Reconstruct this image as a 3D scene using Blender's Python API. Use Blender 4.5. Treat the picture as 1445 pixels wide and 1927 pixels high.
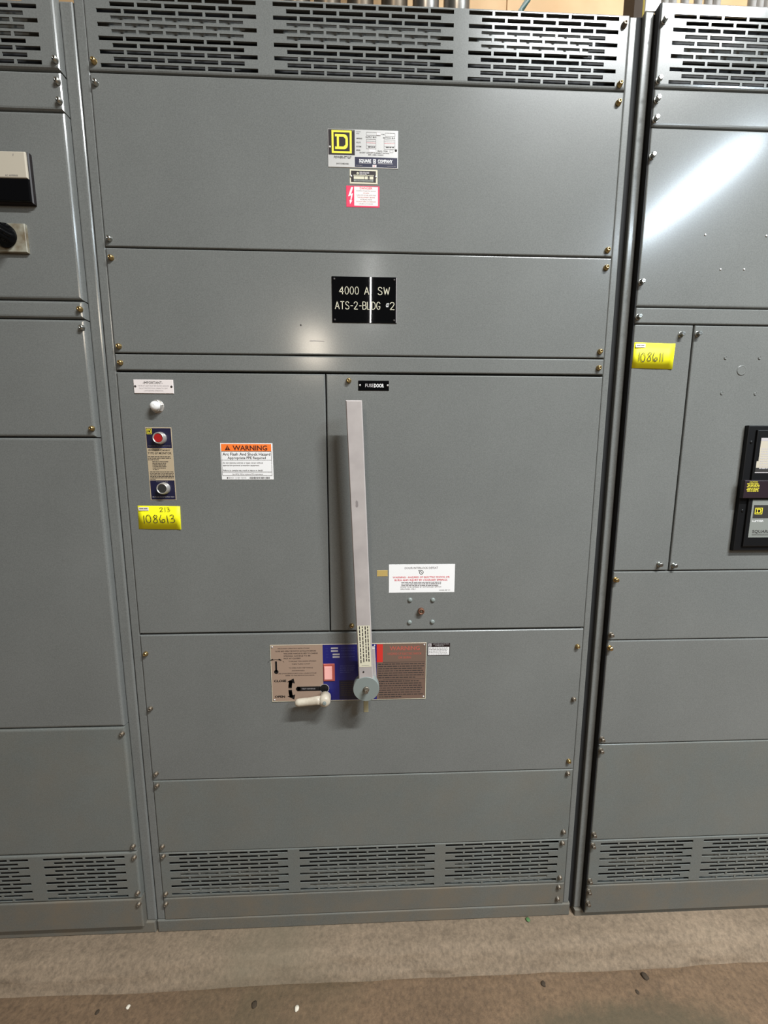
import bpy, bmesh, math, random
from mathutils import Vector, Matrix, noise

for o in list(bpy.data.objects):
    bpy.data.objects.remove(o)
scn = bpy.context.scene
COL = scn.collection
PI = math.pi

# ------------------------------------------------------------------ camera
YAW, PITCH, ROLL, FPX = 0.0366, -0.1355, 0.00154, 723.0
fwd0 = Vector((math.sin(YAW), math.cos(YAW), 0)); r0 = Vector((math.cos(YAW), -math.sin(YAW), 0)); u0 = Vector((0, 0, 1))
fwd = math.cos(PITCH) * fwd0 + math.sin(PITCH) * u0
u1 = -math.sin(PITCH) * fwd0 + math.cos(PITCH) * u0
rt = math.cos(ROLL) * r0 + math.sin(ROLL) * u1
up = -math.sin(ROLL) * r0 + math.cos(ROLL) * u1
cd = bpy.data.cameras.new('camera'); cam = bpy.data.objects.new('camera', cd); COL.objects.link(cam)
cam.matrix_world = Matrix(((rt.x, up.x, -fwd.x, 0.01153), (rt.y, up.y, -fwd.y, -0.96187), (rt.z, up.z, -fwd.z, 1.3531), (0, 0, 0, 1)))
cd.sensor_fit = 'HORIZONTAL'; cd.sensor_width = 36.0; cd.lens = 36.0 * FPX / 1445.0
cd.clip_start = 0.01; cd.clip_end = 50
scn.camera = cam

# ------------------------------------------------------------------ world, lamps, exposure
w = bpy.data.worlds.new('world'); scn.world = w; w.use_nodes = True
w.node_tree.nodes['Background'].inputs[0].default_value = (1.0, 0.98, 0.94, 1)
w.node_tree.nodes['Background'].inputs[1].default_value = 0.035

def lamp(name, loc, sx, sy, power, color, rot=(0, 0, 0)):
    l = bpy.data.lights.new(name, 'AREA'); l.shape = 'RECTANGLE'; l.size = sx; l.size_y = sy
    l.energy = power; l.color = color
    o = bpy.data.objects.new(name, l); o.location = loc; o.rotation_euler = rot; COL.objects.link(o)
    return o
# fluorescent strips on the ceiling of the room (all above the frame) and a warm lamp far behind the photographer, plus an added rear fill
lamp('strip_lamp_near', (1.64, -1.80, 4.20), 1.6, 0.10, 318, (0.95, 0.985, 1.0))
lamp('strip_lamp_middle', (0.03, -4.9, 3.65), 0.012, 2.4, 30, (1.0, 0.98, 0.95))
lamp('strip_lamp_right', (2.80, -2.75, 3.65), 0.20, 1.25, 150, (0.76, 0.89, 1.0))
lamp('warm_lamp', (-1.13, -7.4, 3.65), 0.48, 0.62, 80, (1.0, 0.88, 0.72), (math.radians(70), 0, 0))
lamp('added_fill_rear', (0.75, 0.15, 4.3), 2.6, 0.08, 54, (1.0, 0.96, 0.92))  # added fill to brighten plywood and conduits, no known fixture there
vs = scn.view_settings
vs.view_transform = 'Standard'; vs.look = 'None'; vs.gamma = 1.0; vs.use_curve_mapping = False
vs.exposure = 0.0

# ------------------------------------------------------------------ materials
def lin(c):
    return tuple(((v / 255 / 12.92) if v / 255 <= 0.04045 else ((v / 255 + 0.055) / 1.055) ** 2.4) for v in c)

def mat(name, rgb, rough=0.5, metal=0.0, spec=0.5, noise_amt=0.0, noise_scale=30.0, bump=0.0, bump_scale=600.0, emit=None, rgb2=None, detail=4.0):
    m = bpy.data.materials.new(name); m.use_nodes = True
    nt = m.node_tree; b = nt.nodes['Principled BSDF']
    c = lin(rgb)
    b.inputs['Base Color'].default_value = (*c, 1)
    b.inputs['Roughness'].default_value = rough; b.inputs['Metallic'].default_value = metal
    b.inputs['Specular IOR Level'].default_value = spec
    if noise_amt or rgb2:
        tc = nt.nodes.new('ShaderNodeTexCoord'); n = nt.nodes.new('ShaderNodeTexNoise')
        n.inputs['Scale'].default_value = noise_scale; n.inputs['Detail'].default_value = detail
        nt.links.new(tc.outputs['Object'], n.inputs['Vector'])
        r = nt.nodes.new('ShaderNodeValToRGB')
        r.color_ramp.elements[0].position = 0.35; r.color_ramp.elements[1].position = 0.65
        if rgb2: a0, a1 = c, lin(rgb2)
        else: a0 = tuple(v * (1 - noise_amt) for v in c); a1 = tuple(v * (1 + noise_amt) for v in c)
        r.color_ramp.elements[0].color = (*a0, 1); r.color_ramp.elements[1].color = (*a1, 1)
        nt.links.new(n.outputs['Fac'], r.inputs['Fac']); nt.links.new(r.outputs['Color'], b.inputs['Base Color'])
    if bump:
        tc2 = nt.nodes.new('ShaderNodeTexCoord'); n2 = nt.nodes.new('ShaderNodeTexNoise'); n2.inputs['Scale'].default_value = bump_scale
        n2.inputs['Detail'].default_value = 3
        nt.links.new(tc2.outputs['Object'], n2.inputs['Vector'])
        bp = nt.nodes.new('ShaderNodeBump'); bp.inputs['Strength'].default_value = bump; bp.inputs['Distance'].default_value = 0.001
        nt.links.new(n2.outputs['Fac'], bp.inputs['Height']); nt.links.new(bp.outputs['Normal'], b.inputs['Normal'])
    if emit:
        b.inputs['Emission Color'].default_value = (*lin(rgb), 1); b.inputs['Emission Strength'].default_value = emit
    return m

def paint_mat(name, rgb, rough, dust=0.0):
    """machine-grey enamel: faint mottling and grain, orange peel; dust as brown blotches"""
    m = mat(name, rgb, rough, 0, 0.08)
    nt = m.node_tree; b = nt.nodes['Principled BSDF']; L = nt.links.new
    tc = nt.nodes.new('ShaderNodeTexCoord')
    g = nt.nodes.new('ShaderNodeTexNoise'); g.inputs['Scale'].default_value = 420; g.inputs['Detail'].default_value = 2
    h = nt.nodes.new('ShaderNodeTexNoise'); h.inputs['Scale'].default_value = 4; h.inputs['Detail'].default_value = 5
    L(tc.outputs['Object'], g.inputs['Vector']); L(tc.outputs['Object'], h.inputs['Vector'])
    add = nt.nodes.new('ShaderNodeMath'); add.operation = 'ADD'
    m1 = nt.nodes.new('ShaderNodeMath'); m1.operation = 'MULTIPLY'; m1.inputs[1].default_value = 0.65
    m2 = nt.nodes.new('ShaderNodeMath'); m2.operation = 'MULTIPLY'; m2.inputs[1].default_value = 0.35
    L(g.outputs['Fac'], m1.inputs[0]); L(h.outputs['Fac'], m2.inputs[0]); L(m1.outputs[0], add.inputs[0]); L(m2.outputs[0], add.inputs[1])
    r = nt.nodes.new('ShaderNodeValToRGB'); c = lin(rgb)
    r.color_ramp.elements[0].position = 0.3; r.color_ramp.elements[1].position = 0.7
    r.color_ramp.elements[0].color = (*[v * 0.84 for v in c], 1); r.color_ramp.elements[1].color = (*[v * 1.16 for v in c], 1)
    L(add.outputs[0], r.inputs['Fac'])
    last = r.outputs['Color']
    if dust:
        d = nt.nodes.new('ShaderNodeTexNoise'); d.inputs['Scale'].default_value = 7; d.inputs['Detail'].default_value = 8; d.inputs['Roughness'].default_value = 0.7
        L(tc.outputs['Object'], d.inputs['Vector'])
        mr = nt.nodes.new('ShaderNodeMapRange'); mr.inputs[1].default_value = 0.42; mr.inputs[2].default_value = 0.68; mr.inputs[3].default_value = 0; mr.inputs[4].default_value = dust
        L(d.outputs['Fac'], mr.inputs[0])
        mx = nt.nodes.new('ShaderNodeMix'); mx.data_type = 'RGBA'
        L(mr.outputs[0], mx.inputs['Factor']); L(last, mx.inputs['A']); mx.inputs['B'].default_value = (*lin((116, 104, 88)), 1)
        last = mx.outputs['Result']
        rr = nt.nodes.new('ShaderNodeMapRange'); rr.inputs[3].default_value = rough; rr.inputs[4].default_value = 0.75
        L(mr.outputs[0], rr.inputs[0]); L(rr.outputs[0], b.inputs['Roughness'])
    L(last, b.inputs['Base Color'])
    b.inputs['Coat Weight'].default_value = 0.38 if not dust else 0.10; b.inputs['Coat Roughness'].default_value = 0.15
    n2 = nt.nodes.new('ShaderNodeTexNoise'); n2.inputs['Scale'].default_value = 260; n2.inputs['Detail'].default_value = 2
    L(tc.outputs['Object'], n2.inputs['Vector'])
    bp = nt.nodes.new('ShaderNodeBump'); bp.inputs['Strength'].default_value = 0.06; bp.inputs['Distance'].default_value = 0.0006
    L(n2.outputs['Fac'], bp.inputs['Height']); L(bp.outputs['Normal'], b.inputs['Normal'])
    return m

M = {}
M['paint'] = paint_mat('grey_enamel', (109, 110, 107), 0.30)
M['paint_low'] = paint_mat('grey_enamel_dusty', (105, 107, 103), 0.45, 0.22)
M['paint_kick'] = paint_mat('grey_enamel_very_dusty', (102, 101, 95), 0.5, 0.7)
M['inside'] = mat('interior_shade_black', (26, 25, 25), 0.8)
M['dark_gap'] = mat('gap_shade_black', (18, 18, 18), 0.9)  # shade of the panel side and section gap as plain black
M['brass'] = mat('brass_plate', (172, 146, 98), 0.32, 0.9)
M['zinc'] = mat('zinc_plate', (176, 176, 170), 0.32, 1.0)
M['dullzinc'] = mat('dull_zinc', (128, 122, 112), 0.5, 0.7, rgb2=(108, 92, 74), noise_scale=200)
M['rust'] = mat('rusty_steel', (120, 84, 66), 0.55, 0.6)
M['chrome'] = mat('satin_chrome', (208, 204, 198), 0.3, 0.7)
M['alu'] = mat('satin_aluminium', (178, 170, 166), 0.5, 0.1, rgb2=(164, 156, 153), noise_scale=18, bump=0.05)
M['hubgrey'] = mat('hub_grey_paint', (122, 129, 125), 0.5)
M['ivory'] = mat('ivory_enamel', (188, 178, 160), 0.45, rgb2=(168, 156, 138), noise_scale=60)
M['brassbar'] = mat('olive_brass_bar', (150, 142, 112), 0.5, 0.3)
M['black'] = mat('black_print', (14, 14, 16), 0.45)
M['soot'] = mat('soft_black_print', (52, 47, 46), 0.5)
M['midgrey'] = mat('grey_print', (118, 112, 112), 0.5)
M['palegrey'] = mat('pale_grey_print', (176, 170, 170), 0.5)
M['white'] = mat('white_vinyl', (232, 230, 228), 0.45)
M['offwhite'] = mat('offwhite_plastic', (226, 216, 212), 0.4)
M['cream'] = mat('cream_plate', (206, 200, 176), 0.4)
M['silver'] = mat('silver_foil', (205, 203, 200), 0.35, 0.55)
M['gloss_black'] = mat('gloss_black_plastic', (10, 10, 11), 0.02, 0, 0.15)
M['black_plastic'] = mat('black_plastic', (15, 15, 16), 0.42, 0, 0.35)
M['navy'] = mat('navy_print', (24, 24, 52), 0.4)
M['blue'] = mat('blue_print', (28, 30, 104), 0.35)
M['midblue'] = mat('mid_blue_print', (64, 68, 128), 0.4)
M['logo_yellow'] = mat('yellow_print', (226, 212, 62), 0.45)
M['logo_black'] = mat('logo_black', (30, 20, 22), 0.4)
M['tagyellow'] = mat('fluorescent_yellow_paper', (248, 240, 18), 0.6)
M['red'] = mat('red_print', (198, 48, 40), 0.45)
M['pinkred'] = mat('pink_red_print', (222, 44, 84), 0.45)
M['softred'] = mat('faded_red_print', (172, 84, 72), 0.5)
M['redtext'] = mat('red_text', (216, 70, 84), 0.5)
M['orange'] = mat('orange_print', (244, 120, 44), 0.45)
M['maroon'] = mat('dark_maroon_print', (66, 16, 12), 0.45)
M['tan'] = mat('tan_anodised_plate', (176, 152, 134), 0.36, 0.35)
M['brown'] = mat('tan_plate_dim_reflection', (126, 104, 92), 0.36, 0.35)  # same tan plate, its duller reflection put into a darker colour
M['beige'] = mat('beige_foil_label', (178, 160, 132), 0.45)
M['ochre'] = mat('ochre_tape', (176, 150, 88), 0.6)
M['redbutton'] = mat('red_plastic', (160, 26, 26), 0.35)
M['blackbutton'] = mat('black_rubber_cap', (44, 44, 42), 0.5)
M['pinklens'] = mat('pink_lens', (240, 176, 168), 0.3)
M['clearlens'] = mat('milky_lens', (228, 226, 222), 0.15)
M['warmwhite'] = mat('aged_white_plastic', (184, 175, 158), 0.45)
M['brkgrey'] = mat('breaker_label_grey', (128, 130, 124), 0.45)
M['brkdark'] = mat('breaker_label_dark', (52, 50, 48), 0.45)
M['caution'] = mat('caution_yellow', (214, 200, 60), 0.5)
M['plum'] = mat('dark_plum_plastic', (40, 28, 34), 0.4)
M['bezel'] = mat('dark_bezel', (30, 25, 25), 0.5, 0, 0.3)
M['agedplate'] = mat('stained_plate', (150, 147, 132), 0.5, rgb2=(110, 98, 78), noise_scale=45)
M['plywood'] = mat('plywood', (222, 190, 146), 0.6, rgb2=(206, 170, 124), noise_scale=3)
M['darkwood'] = mat('dark_timber', (60, 44, 26), 0.7)
M['galv'] = mat('galvanised_conduit', (202, 198, 192), 0.30, 0.9, rgb2=(176, 170, 162), noise_scale=20)
M['brightgalv'] = mat('bright_thin_conduit', (226, 222, 218), 0.34, 0.35)
M['agedgalv'] = mat('aged_conduit', (156, 146, 132), 0.36, 0.85, rgb2=(128, 114, 98), noise_scale=14)
M['whitemetal'] = mat('white_metal', (236, 234, 230), 0.35)  # plain white base colour
M['yellowpipe'] = mat('yellow_coating', (232, 212, 110), 0.4)
M['tealcable'] = mat('teal_cable', (58, 84, 78), 0.5)
M['pebble'] = mat('pale_stone', (206, 196, 178), 0.8)
M['leaf'] = mat('green_scrap', (70, 104, 58), 0.7)
M['handsmear'] = mat('greasy_smear', (128, 120, 118), 0.6)
M['dirt'] = mat('dark_dirt', (58, 46, 32), 0.9)

FLOOR_C = (.1, -3.85, -.05)   # where the floor mesh has its origin
def concrete(name, c1, c2, stain, seed, bumps):
    m = bpy.data.materials.new(name); m.use_nodes = True; nt = m.node_tree; b = nt.nodes['Principled BSDF']; L = nt.links.new
    b.inputs['Roughness'].default_value = 0.85
    tc = nt.nodes.new('ShaderNodeTexCoord'); mp = nt.nodes.new('ShaderNodeMapping'); mp.inputs['Location'].default_value = (seed, seed, 0)
    L(tc.outputs['Object'], mp.inputs['Vector'])
    def nz(scale, detail, rough=0.6):
        n = nt.nodes.new('ShaderNodeTexNoise'); n.inputs['Scale'].default_value = scale; n.inputs['Detail'].default_value = detail; n.inputs['Roughness'].default_value = rough
        L(mp.outputs[0], n.inputs['Vector']); return n
    big = nz(2.6, 8, 0.65); fine = nz(90, 6, 0.75); blot = nz(1.3, 6, 0.6)
    r = nt.nodes.new('ShaderNodeValToRGB'); r.color_ramp.elements[0].position = 0.3; r.color_ramp.elements[1].position = 0.7
    r.color_ramp.elements[0].color = (*lin(c1), 1); r.color_ramp.elements[1].color = (*lin(c2), 1)
    L(big.outputs['Fac'], r.inputs['Fac'])
    mr = nt.nodes.new('ShaderNodeMapRange'); mr.inputs[1].default_value = 0.3; mr.inputs[2].default_value = 0.7; mr.inputs[3].default_value = 0.62; mr.inputs[4].default_value = 1.36
    L(fine.outputs['Fac'], mr.inputs[0])
    mul = nt.nodes.new('ShaderNodeMix'); mul.data_type = 'RGBA'; mul.blend_type = 'MULTIPLY'; mul.inputs['Factor'].default_value = 1
    L(r.outputs['Color'], mul.inputs['A']); L(mr.outputs[0], mul.inputs['B'])
    ms = nt.nodes.new('ShaderNodeMapRange'); ms.inputs[1].default_value = 0.52; ms.inputs[2].default_value = 0.66; ms.inputs[3].default_value = 0; ms.inputs[4].default_value = 0.75
    L(blot.outputs['Fac'], ms.inputs[0])
    mx = nt.nodes.new('ShaderNodeMix'); mx.data_type = 'RGBA'; L(ms.outputs[0], mx.inputs['Factor']); L(mul.outputs['Result'], mx.inputs['A'])
    mx.inputs['B'].default_value = (*lin(stain), 1)
    last = mx.outputs['Result']
    if name.startswith('floor'):   # an old oily patch with a ragged outline
        m2 = nt.nodes.new('ShaderNodeMapping'); m2.vector_type = 'TEXTURE'; m2.inputs['Location'].default_value = (.70 - FLOOR_C[0], -.205 - FLOOR_C[1], 0); m2.inputs['Scale'].default_value = (.34, .105, 1)
        ad = nt.nodes.new('ShaderNodeVectorMath'); ad.operation = 'ADD'; n5 = nz(14, 5); sc = nt.nodes.new('ShaderNodeVectorMath'); sc.operation = 'SCALE'; sc.inputs['Scale'].default_value = 0.12
        L(n5.outputs['Color'], sc.inputs[0]); L(tc.outputs['Object'], ad.inputs[0]); L(sc.outputs[0], ad.inputs[1]); L(ad.outputs[0], m2.inputs['Vector'])
        ln = nt.nodes.new('ShaderNodeVectorMath'); ln.operation = 'LENGTH'; L(m2.outputs[0], ln.inputs[0])
        m3 = nt.nodes.new('ShaderNodeMapRange'); m3.inputs[1].default_value = 0.75; m3.inputs[2].default_value = 1.15; m3.inputs[3].default_value = 0.75; m3.inputs[4].default_value = 0; L(ln.outputs['Value'], m3.inputs[0])
        x2 = nt.nodes.new('ShaderNodeMix'); x2.data_type = 'RGBA'; L(m3.outputs[0], x2.inputs['Factor']); L(last, x2.inputs['A']); x2.inputs['B'].default_value = (*lin((74, 66, 48)), 1); last = x2.outputs['Result']
    L(last, b.inputs['Base Color'])
    bp = nt.nodes.new('ShaderNodeBump'); bp.inputs['Strength'].default_value = bumps; bp.inputs['Distance'].default_value = 0.004
    L(fine.outputs['Fac'], bp.inputs['Height']); L(bp.outputs['Normal'], b.inputs['Normal'])
    return m
M['pad'] = concrete('pad_concrete', (112, 96, 78), (130, 112, 92), (102, 92, 74), 3.1, 0.35)
M['floor'] = concrete('floor_concrete', (94, 74, 54), (114, 91, 68), (76, 66, 46), 7.7, 0.5)

# ------------------------------------------------------------------ object helpers
WL = {}          # world location of every object (translations only)

def place(o, loc, parent=None):
    WL[o.name] = Vector(loc)
    o.location = Vector(loc) - (WL[parent.name] if parent else Vector((0, 0, 0)))
    if parent: o.parent = parent
    COL.objects.link(o)
    return o

def tag(o, label=None, cat=None, group=None, kind=None):
    if label: o['label'] = label
    if cat: o['category'] = cat
    if group: o['group'] = group
    if kind: o['kind'] = kind
    return o

def empty(name, loc, label, cat, group=None):
    o = bpy.data.objects.new(name, None); o.empty_display_size = 0.1
    place(o, loc); return tag(o, label, cat, group)

class MB:
    """collects faces in world coordinates, makes ONE mesh object"""
    def __init__(s): s.v = []; s.f = []; s.m = []; s.sm = []
    def add(s, vs, fs, mi=0, smooth=False):
        n = len(s.v); s.v += [tuple(p) for p in vs]
        for f in fs: s.f.append([i + n for i in f]); s.m.append(mi); s.sm.append(smooth)
    def quad(s, a, b, c, d, mi=0): s.add([a, b, c, d], [(0, 1, 2, 3)], mi)
    def box(s, x0, x1, y0, y1, z0, z1, mi=0):
        s.add([(x0, y0, z0), (x1, y0, z0), (x1, y1, z0), (x0, y1, z0), (x0, y0, z1), (x1, y0, z1), (x1, y1, z1), (x0, y1, z1)],
              [(0, 3, 2, 1), (4, 5, 6, 7), (0, 1, 5, 4), (1, 2, 6, 5), (2, 3, 7, 6), (3, 0, 4, 7)], mi)
    def sheet(s, x0, x1, z0, z1, yf, depth, r=0.003, seg=3, rows=None, hole_t=0.002, mi=0, rz0=None):
        """pressed sheet-metal cover: flat face, rounded bends, return flanges; rows = [(z0, z1, [(x0, x1), ...])] punched slots"""
        rb = r if rz0 is None else rz0
        ring0 = [(x0 + r, z0 + rb), (x1 - r, z0 + rb), (x1 - r, z1 - r), (x0 + r, z1 - r)]
        def q(xa, xb, za, zb):
            if xb - xa > 1e-6 and zb - za > 1e-6: s.quad((xa, yf, za), (xb, yf, za), (xb, yf, zb), (xa, yf, zb), mi)
        if rows:
            z = z0 + rb
            for za, zb, hs in sorted(rows):
                q(x0 + r, x1 - r, z, za); x = x0 + r
                for ha, hb in sorted(hs):
                    q(x, ha, za, zb); x = hb; y2 = yf + hole_t
                    s.quad((ha, yf, za), (ha, yf, zb), (ha, y2, zb), (ha, y2, za), mi); s.quad((hb, yf, za), (hb, y2, za), (hb, y2, zb), (hb, yf, zb), mi)
                    s.quad((ha, yf, za), (ha, y2, za), (hb, y2, za), (hb, yf, za), mi); s.quad((ha, yf, zb), (hb, yf, zb), (hb, y2, zb), (ha, y2, zb), mi)
                q(x, x1 - r, za, zb); z = zb
            q(x0 + r, x1 - r, z, z1 - r)
        else: q(x0 + r, x1 - r, z0 + rb, z1 - r)
        def ring(t):
            a = t * PI / 2; e = math.sin(a); d = 1 - math.cos(a)
            xa, xb, za, zb = x0 + r - r * e, x1 - r + r * e, z0 + rb - rb * e, z1 - r + r * e
            return [(xa, yf + r * d, za), (xb, yf + r * d, za), (xb, yf + r * d, zb), (xa, yf + r * d, zb)]
        rings = [ring(k / seg) for k in range(seg + 1)]
        rings.append([(p[0], yf + depth, p[2]) for p in rings[-1]])
        for A, B in zip(rings, rings[1:]):
            for i in range(4):
                j = (i + 1) % 4
                s.quad(A[j], A[i], B[i], B[j], mi)
    def lathe(s, c, prof, axis='y', n=16, mi=0, smooth=True, rot=0.0):
        """prof: list of (distance along axis, radius) from the far end; axis y means towards the viewer (-y)"""
        base = len(s.v); c = Vector(c)
        ax = {'y': (Vector((1, 0, 0)), Vector((0, 0, 1)), Vector((0, -1, 0))), 'z': (Vector((1, 0, 0)), Vector((0, 1, 0)), Vector((0, 0, 1))),
              'x': (Vector((0, 1, 0)), Vector((0, 0, 1)), Vector((1, 0, 0)))}[axis]
        for d, r in prof:
            for k in range(n):
                a = 2 * PI * k / n + rot
                s.v.append(tuple(c + ax[2] * d + ax[0] * (r * math.cos(a)) + ax[1] * (r * math.sin(a))))
        for i in range(len(prof) - 1):
            for k in range(n):
                j = (k + 1) % n
                s.f.append([base + i * n + k, base + i * n + j, base + (i + 1) * n + j, base + (i + 1) * n + k]); s.m.append(mi); s.sm.append(smooth)
        e = base + (len(prof) - 1) * n
        s.f.append([e + k for k in range(n)]); s.m.append(mi); s.sm.append(False)
    def tube(s, pts, r, n=10, mi=0, radii=None):
        base = len(s.v); P = [Vector(p) for p in pts]
        for i, p in enumerate(P):
            d = (P[min(i + 1, len(P) - 1)] - P[max(i - 1, 0)]).normalized()
            a = d.orthogonal().normalized() if abs(d.z) < 0.9 else Vector((1, 0, 0)); a = (a - d * a.dot(d)).normalized(); b = d.cross(a)
            rr = radii[i] if radii else r
            for k in range(n):
                t = 2 * PI * k / n; s.v.append(tuple(p + a * (rr * math.cos(t)) + b * (rr * math.sin(t))))
        for i in range(len(P) - 1):
            for k in range(n):
                j = (k + 1) % n; s.f.append([base + i * n + k, base + i * n + j, base + (i + 1) * n + j, base + (i + 1) * n + k]); s.m.append(mi); s.sm.append(True)
        for e, rev in ((base, True), (base + (len(P) - 1) * n, False)):
            f = [e + k for k in range(n)]; s.f.append(f[::-1] if rev else f); s.m.append(mi); s.sm.append(False)
    def mesh(s, name, mats, centre):
        me = bpy.data.meshes.new(name)
        me.from_pydata([(p[0] - centre[0], p[1] - centre[1], p[2] - centre[2]) for p in s.v], [], s.f)
        for m in mats: me.materials.append(m)
        me.polygons.foreach_set('material_index', s.m); me.polygons.foreach_set('use_smooth', s.sm); me.update()
        return me
    def build(s, name, mats, parent=None, label=None, fixn=False):
        if not isinstance(mats, (list, tuple)): mats = [mats]
        lo = [min(p[i] for p in s.v) for i in range(3)]; hi = [max(p[i] for p in s.v) for i in range(3)]
        c = [(lo[i] + hi[i]) / 2 for i in range(3)]
        me = s.mesh(name, mats, c)
        if fixn:
            bm = bmesh.new(); bm.from_mesh(me); bmesh.ops.recalc_face_normals(bm, faces=bm.faces); bm.to_mesh(me); bm.free()
        o = bpy.data.objects.new(name, me); place(o, c, parent)
        if label: o['label'] = label
        return o

# ---- flat print (lettering, rules, marks) collected into one mesh per plate
_tcache = {}
def text_geo(s, bold):
    k = (s, bold)
    if k not in _tcache:
        cu = bpy.data.curves.new('t', 'FONT'); cu.body = s; cu.resolution_u = 2; cu.offset = bold
        o = bpy.data.objects.new('t', cu); COL.objects.link(o)
        dg = bpy.context.evaluated_depsgraph_get(); me = bpy.data.meshes.new_from_object(o.evaluated_get(dg))
        _tcache[k] = ([tuple(v.co) for v in me.vertices], [list(p.vertices) for p in me.polygons])
        bpy.data.objects.remove(o); bpy.data.curves.remove(cu); bpy.data.meshes.remove(me)
    return _tcache[k]

SG = {  # single-stroke glyphs in a unit-high box
 '4': [[(.46, 0), (.46, 1), (0, .32), (.6, .32)]],
 '0': [[(.25 + .25 * math.cos(a * PI / 8), .5 + .5 * math.sin(a * PI / 8)) for a in range(17)]],
 'A': [[(0, 0), (.29, 1), (.58, 0)], [(.1, .33), (.48, .33)]],
 '.': [[(0, 0), (.04, .05)]],
 'S': [[(.5, .82), (.4, .97), (.2, 1), (.05, .88), (.05, .68), (.2, .55), (.4, .45), (.52, .3), (.5, .12), (.36, 0), (.14, 0), (0, .14)]],
 'W': [[(0, 1), (.17, 0), (.36, .85), (.55, 0), (.72, 1)]],
 'T': [[(0, 1), (.52, 1)], [(.26, 1), (.26, 0)]],
 '-': [[(.05, .46), (.36, .46)]],
 '2': [[(0, .78), (.08, .94), (.26, 1), (.44, .92), (.48, .72), (.38, .5), (0, 0), (.52, 0)]],
 'B': [[(0, 0), (0, 1), (.3, 1), (.44, .9), (.44, .65), (.3, .54), (0, .54)], [(.3, .54), (.48, .42), (.48, .14), (.32, 0), (0, 0)]],
 'L': [[(0, 1), (0, 0), (.48, 0)]],
 'D': [[(0, 0), (0, 1), (.26, 1), (.46, .8), (.5, .5), (.46, .2), (.26, 0), (0, 0)]],
 'G': [[(.5, .8), (.4, .96), (.24, 1), (.07, .86), (0, .5), (.07, .14), (.25, 0), (.45, .08), (.5, .4), (.3, .4)]],
 '#': [[(.1, .25), (.22, .95)], [(.3, .25), (.42, .95)], [(.02, .48), (.44, .5)], [(.06, .7), (.48, .72)]],
 '1': [[(.1, 0), (.06, 1)]],
 '8': [[(.4, .9), (.2, 1), (.04, .82), (.2, .6), (.42, .38), (.4, .08), (.18, 0), (.02, .14), (.1, .42), (.38, .7), (.44, .88)]],
 '6': [[(.14, 1), (.0, .5), (.08, .08), (.34, 0), (.54, .16), (.5, .4), (.32, .44), (.2, .26), (.3, .04)]],
 '3': [[(0, .9), (.25, 1), (.4, .86), (.36, .64), (.14, .52)], [(.14, .52), (.42, .46), (.5, .22), (.34, .02), (.02, .02)]],
 '|': [[(.1, -.1), (.1, 1.1)]],
}

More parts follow.
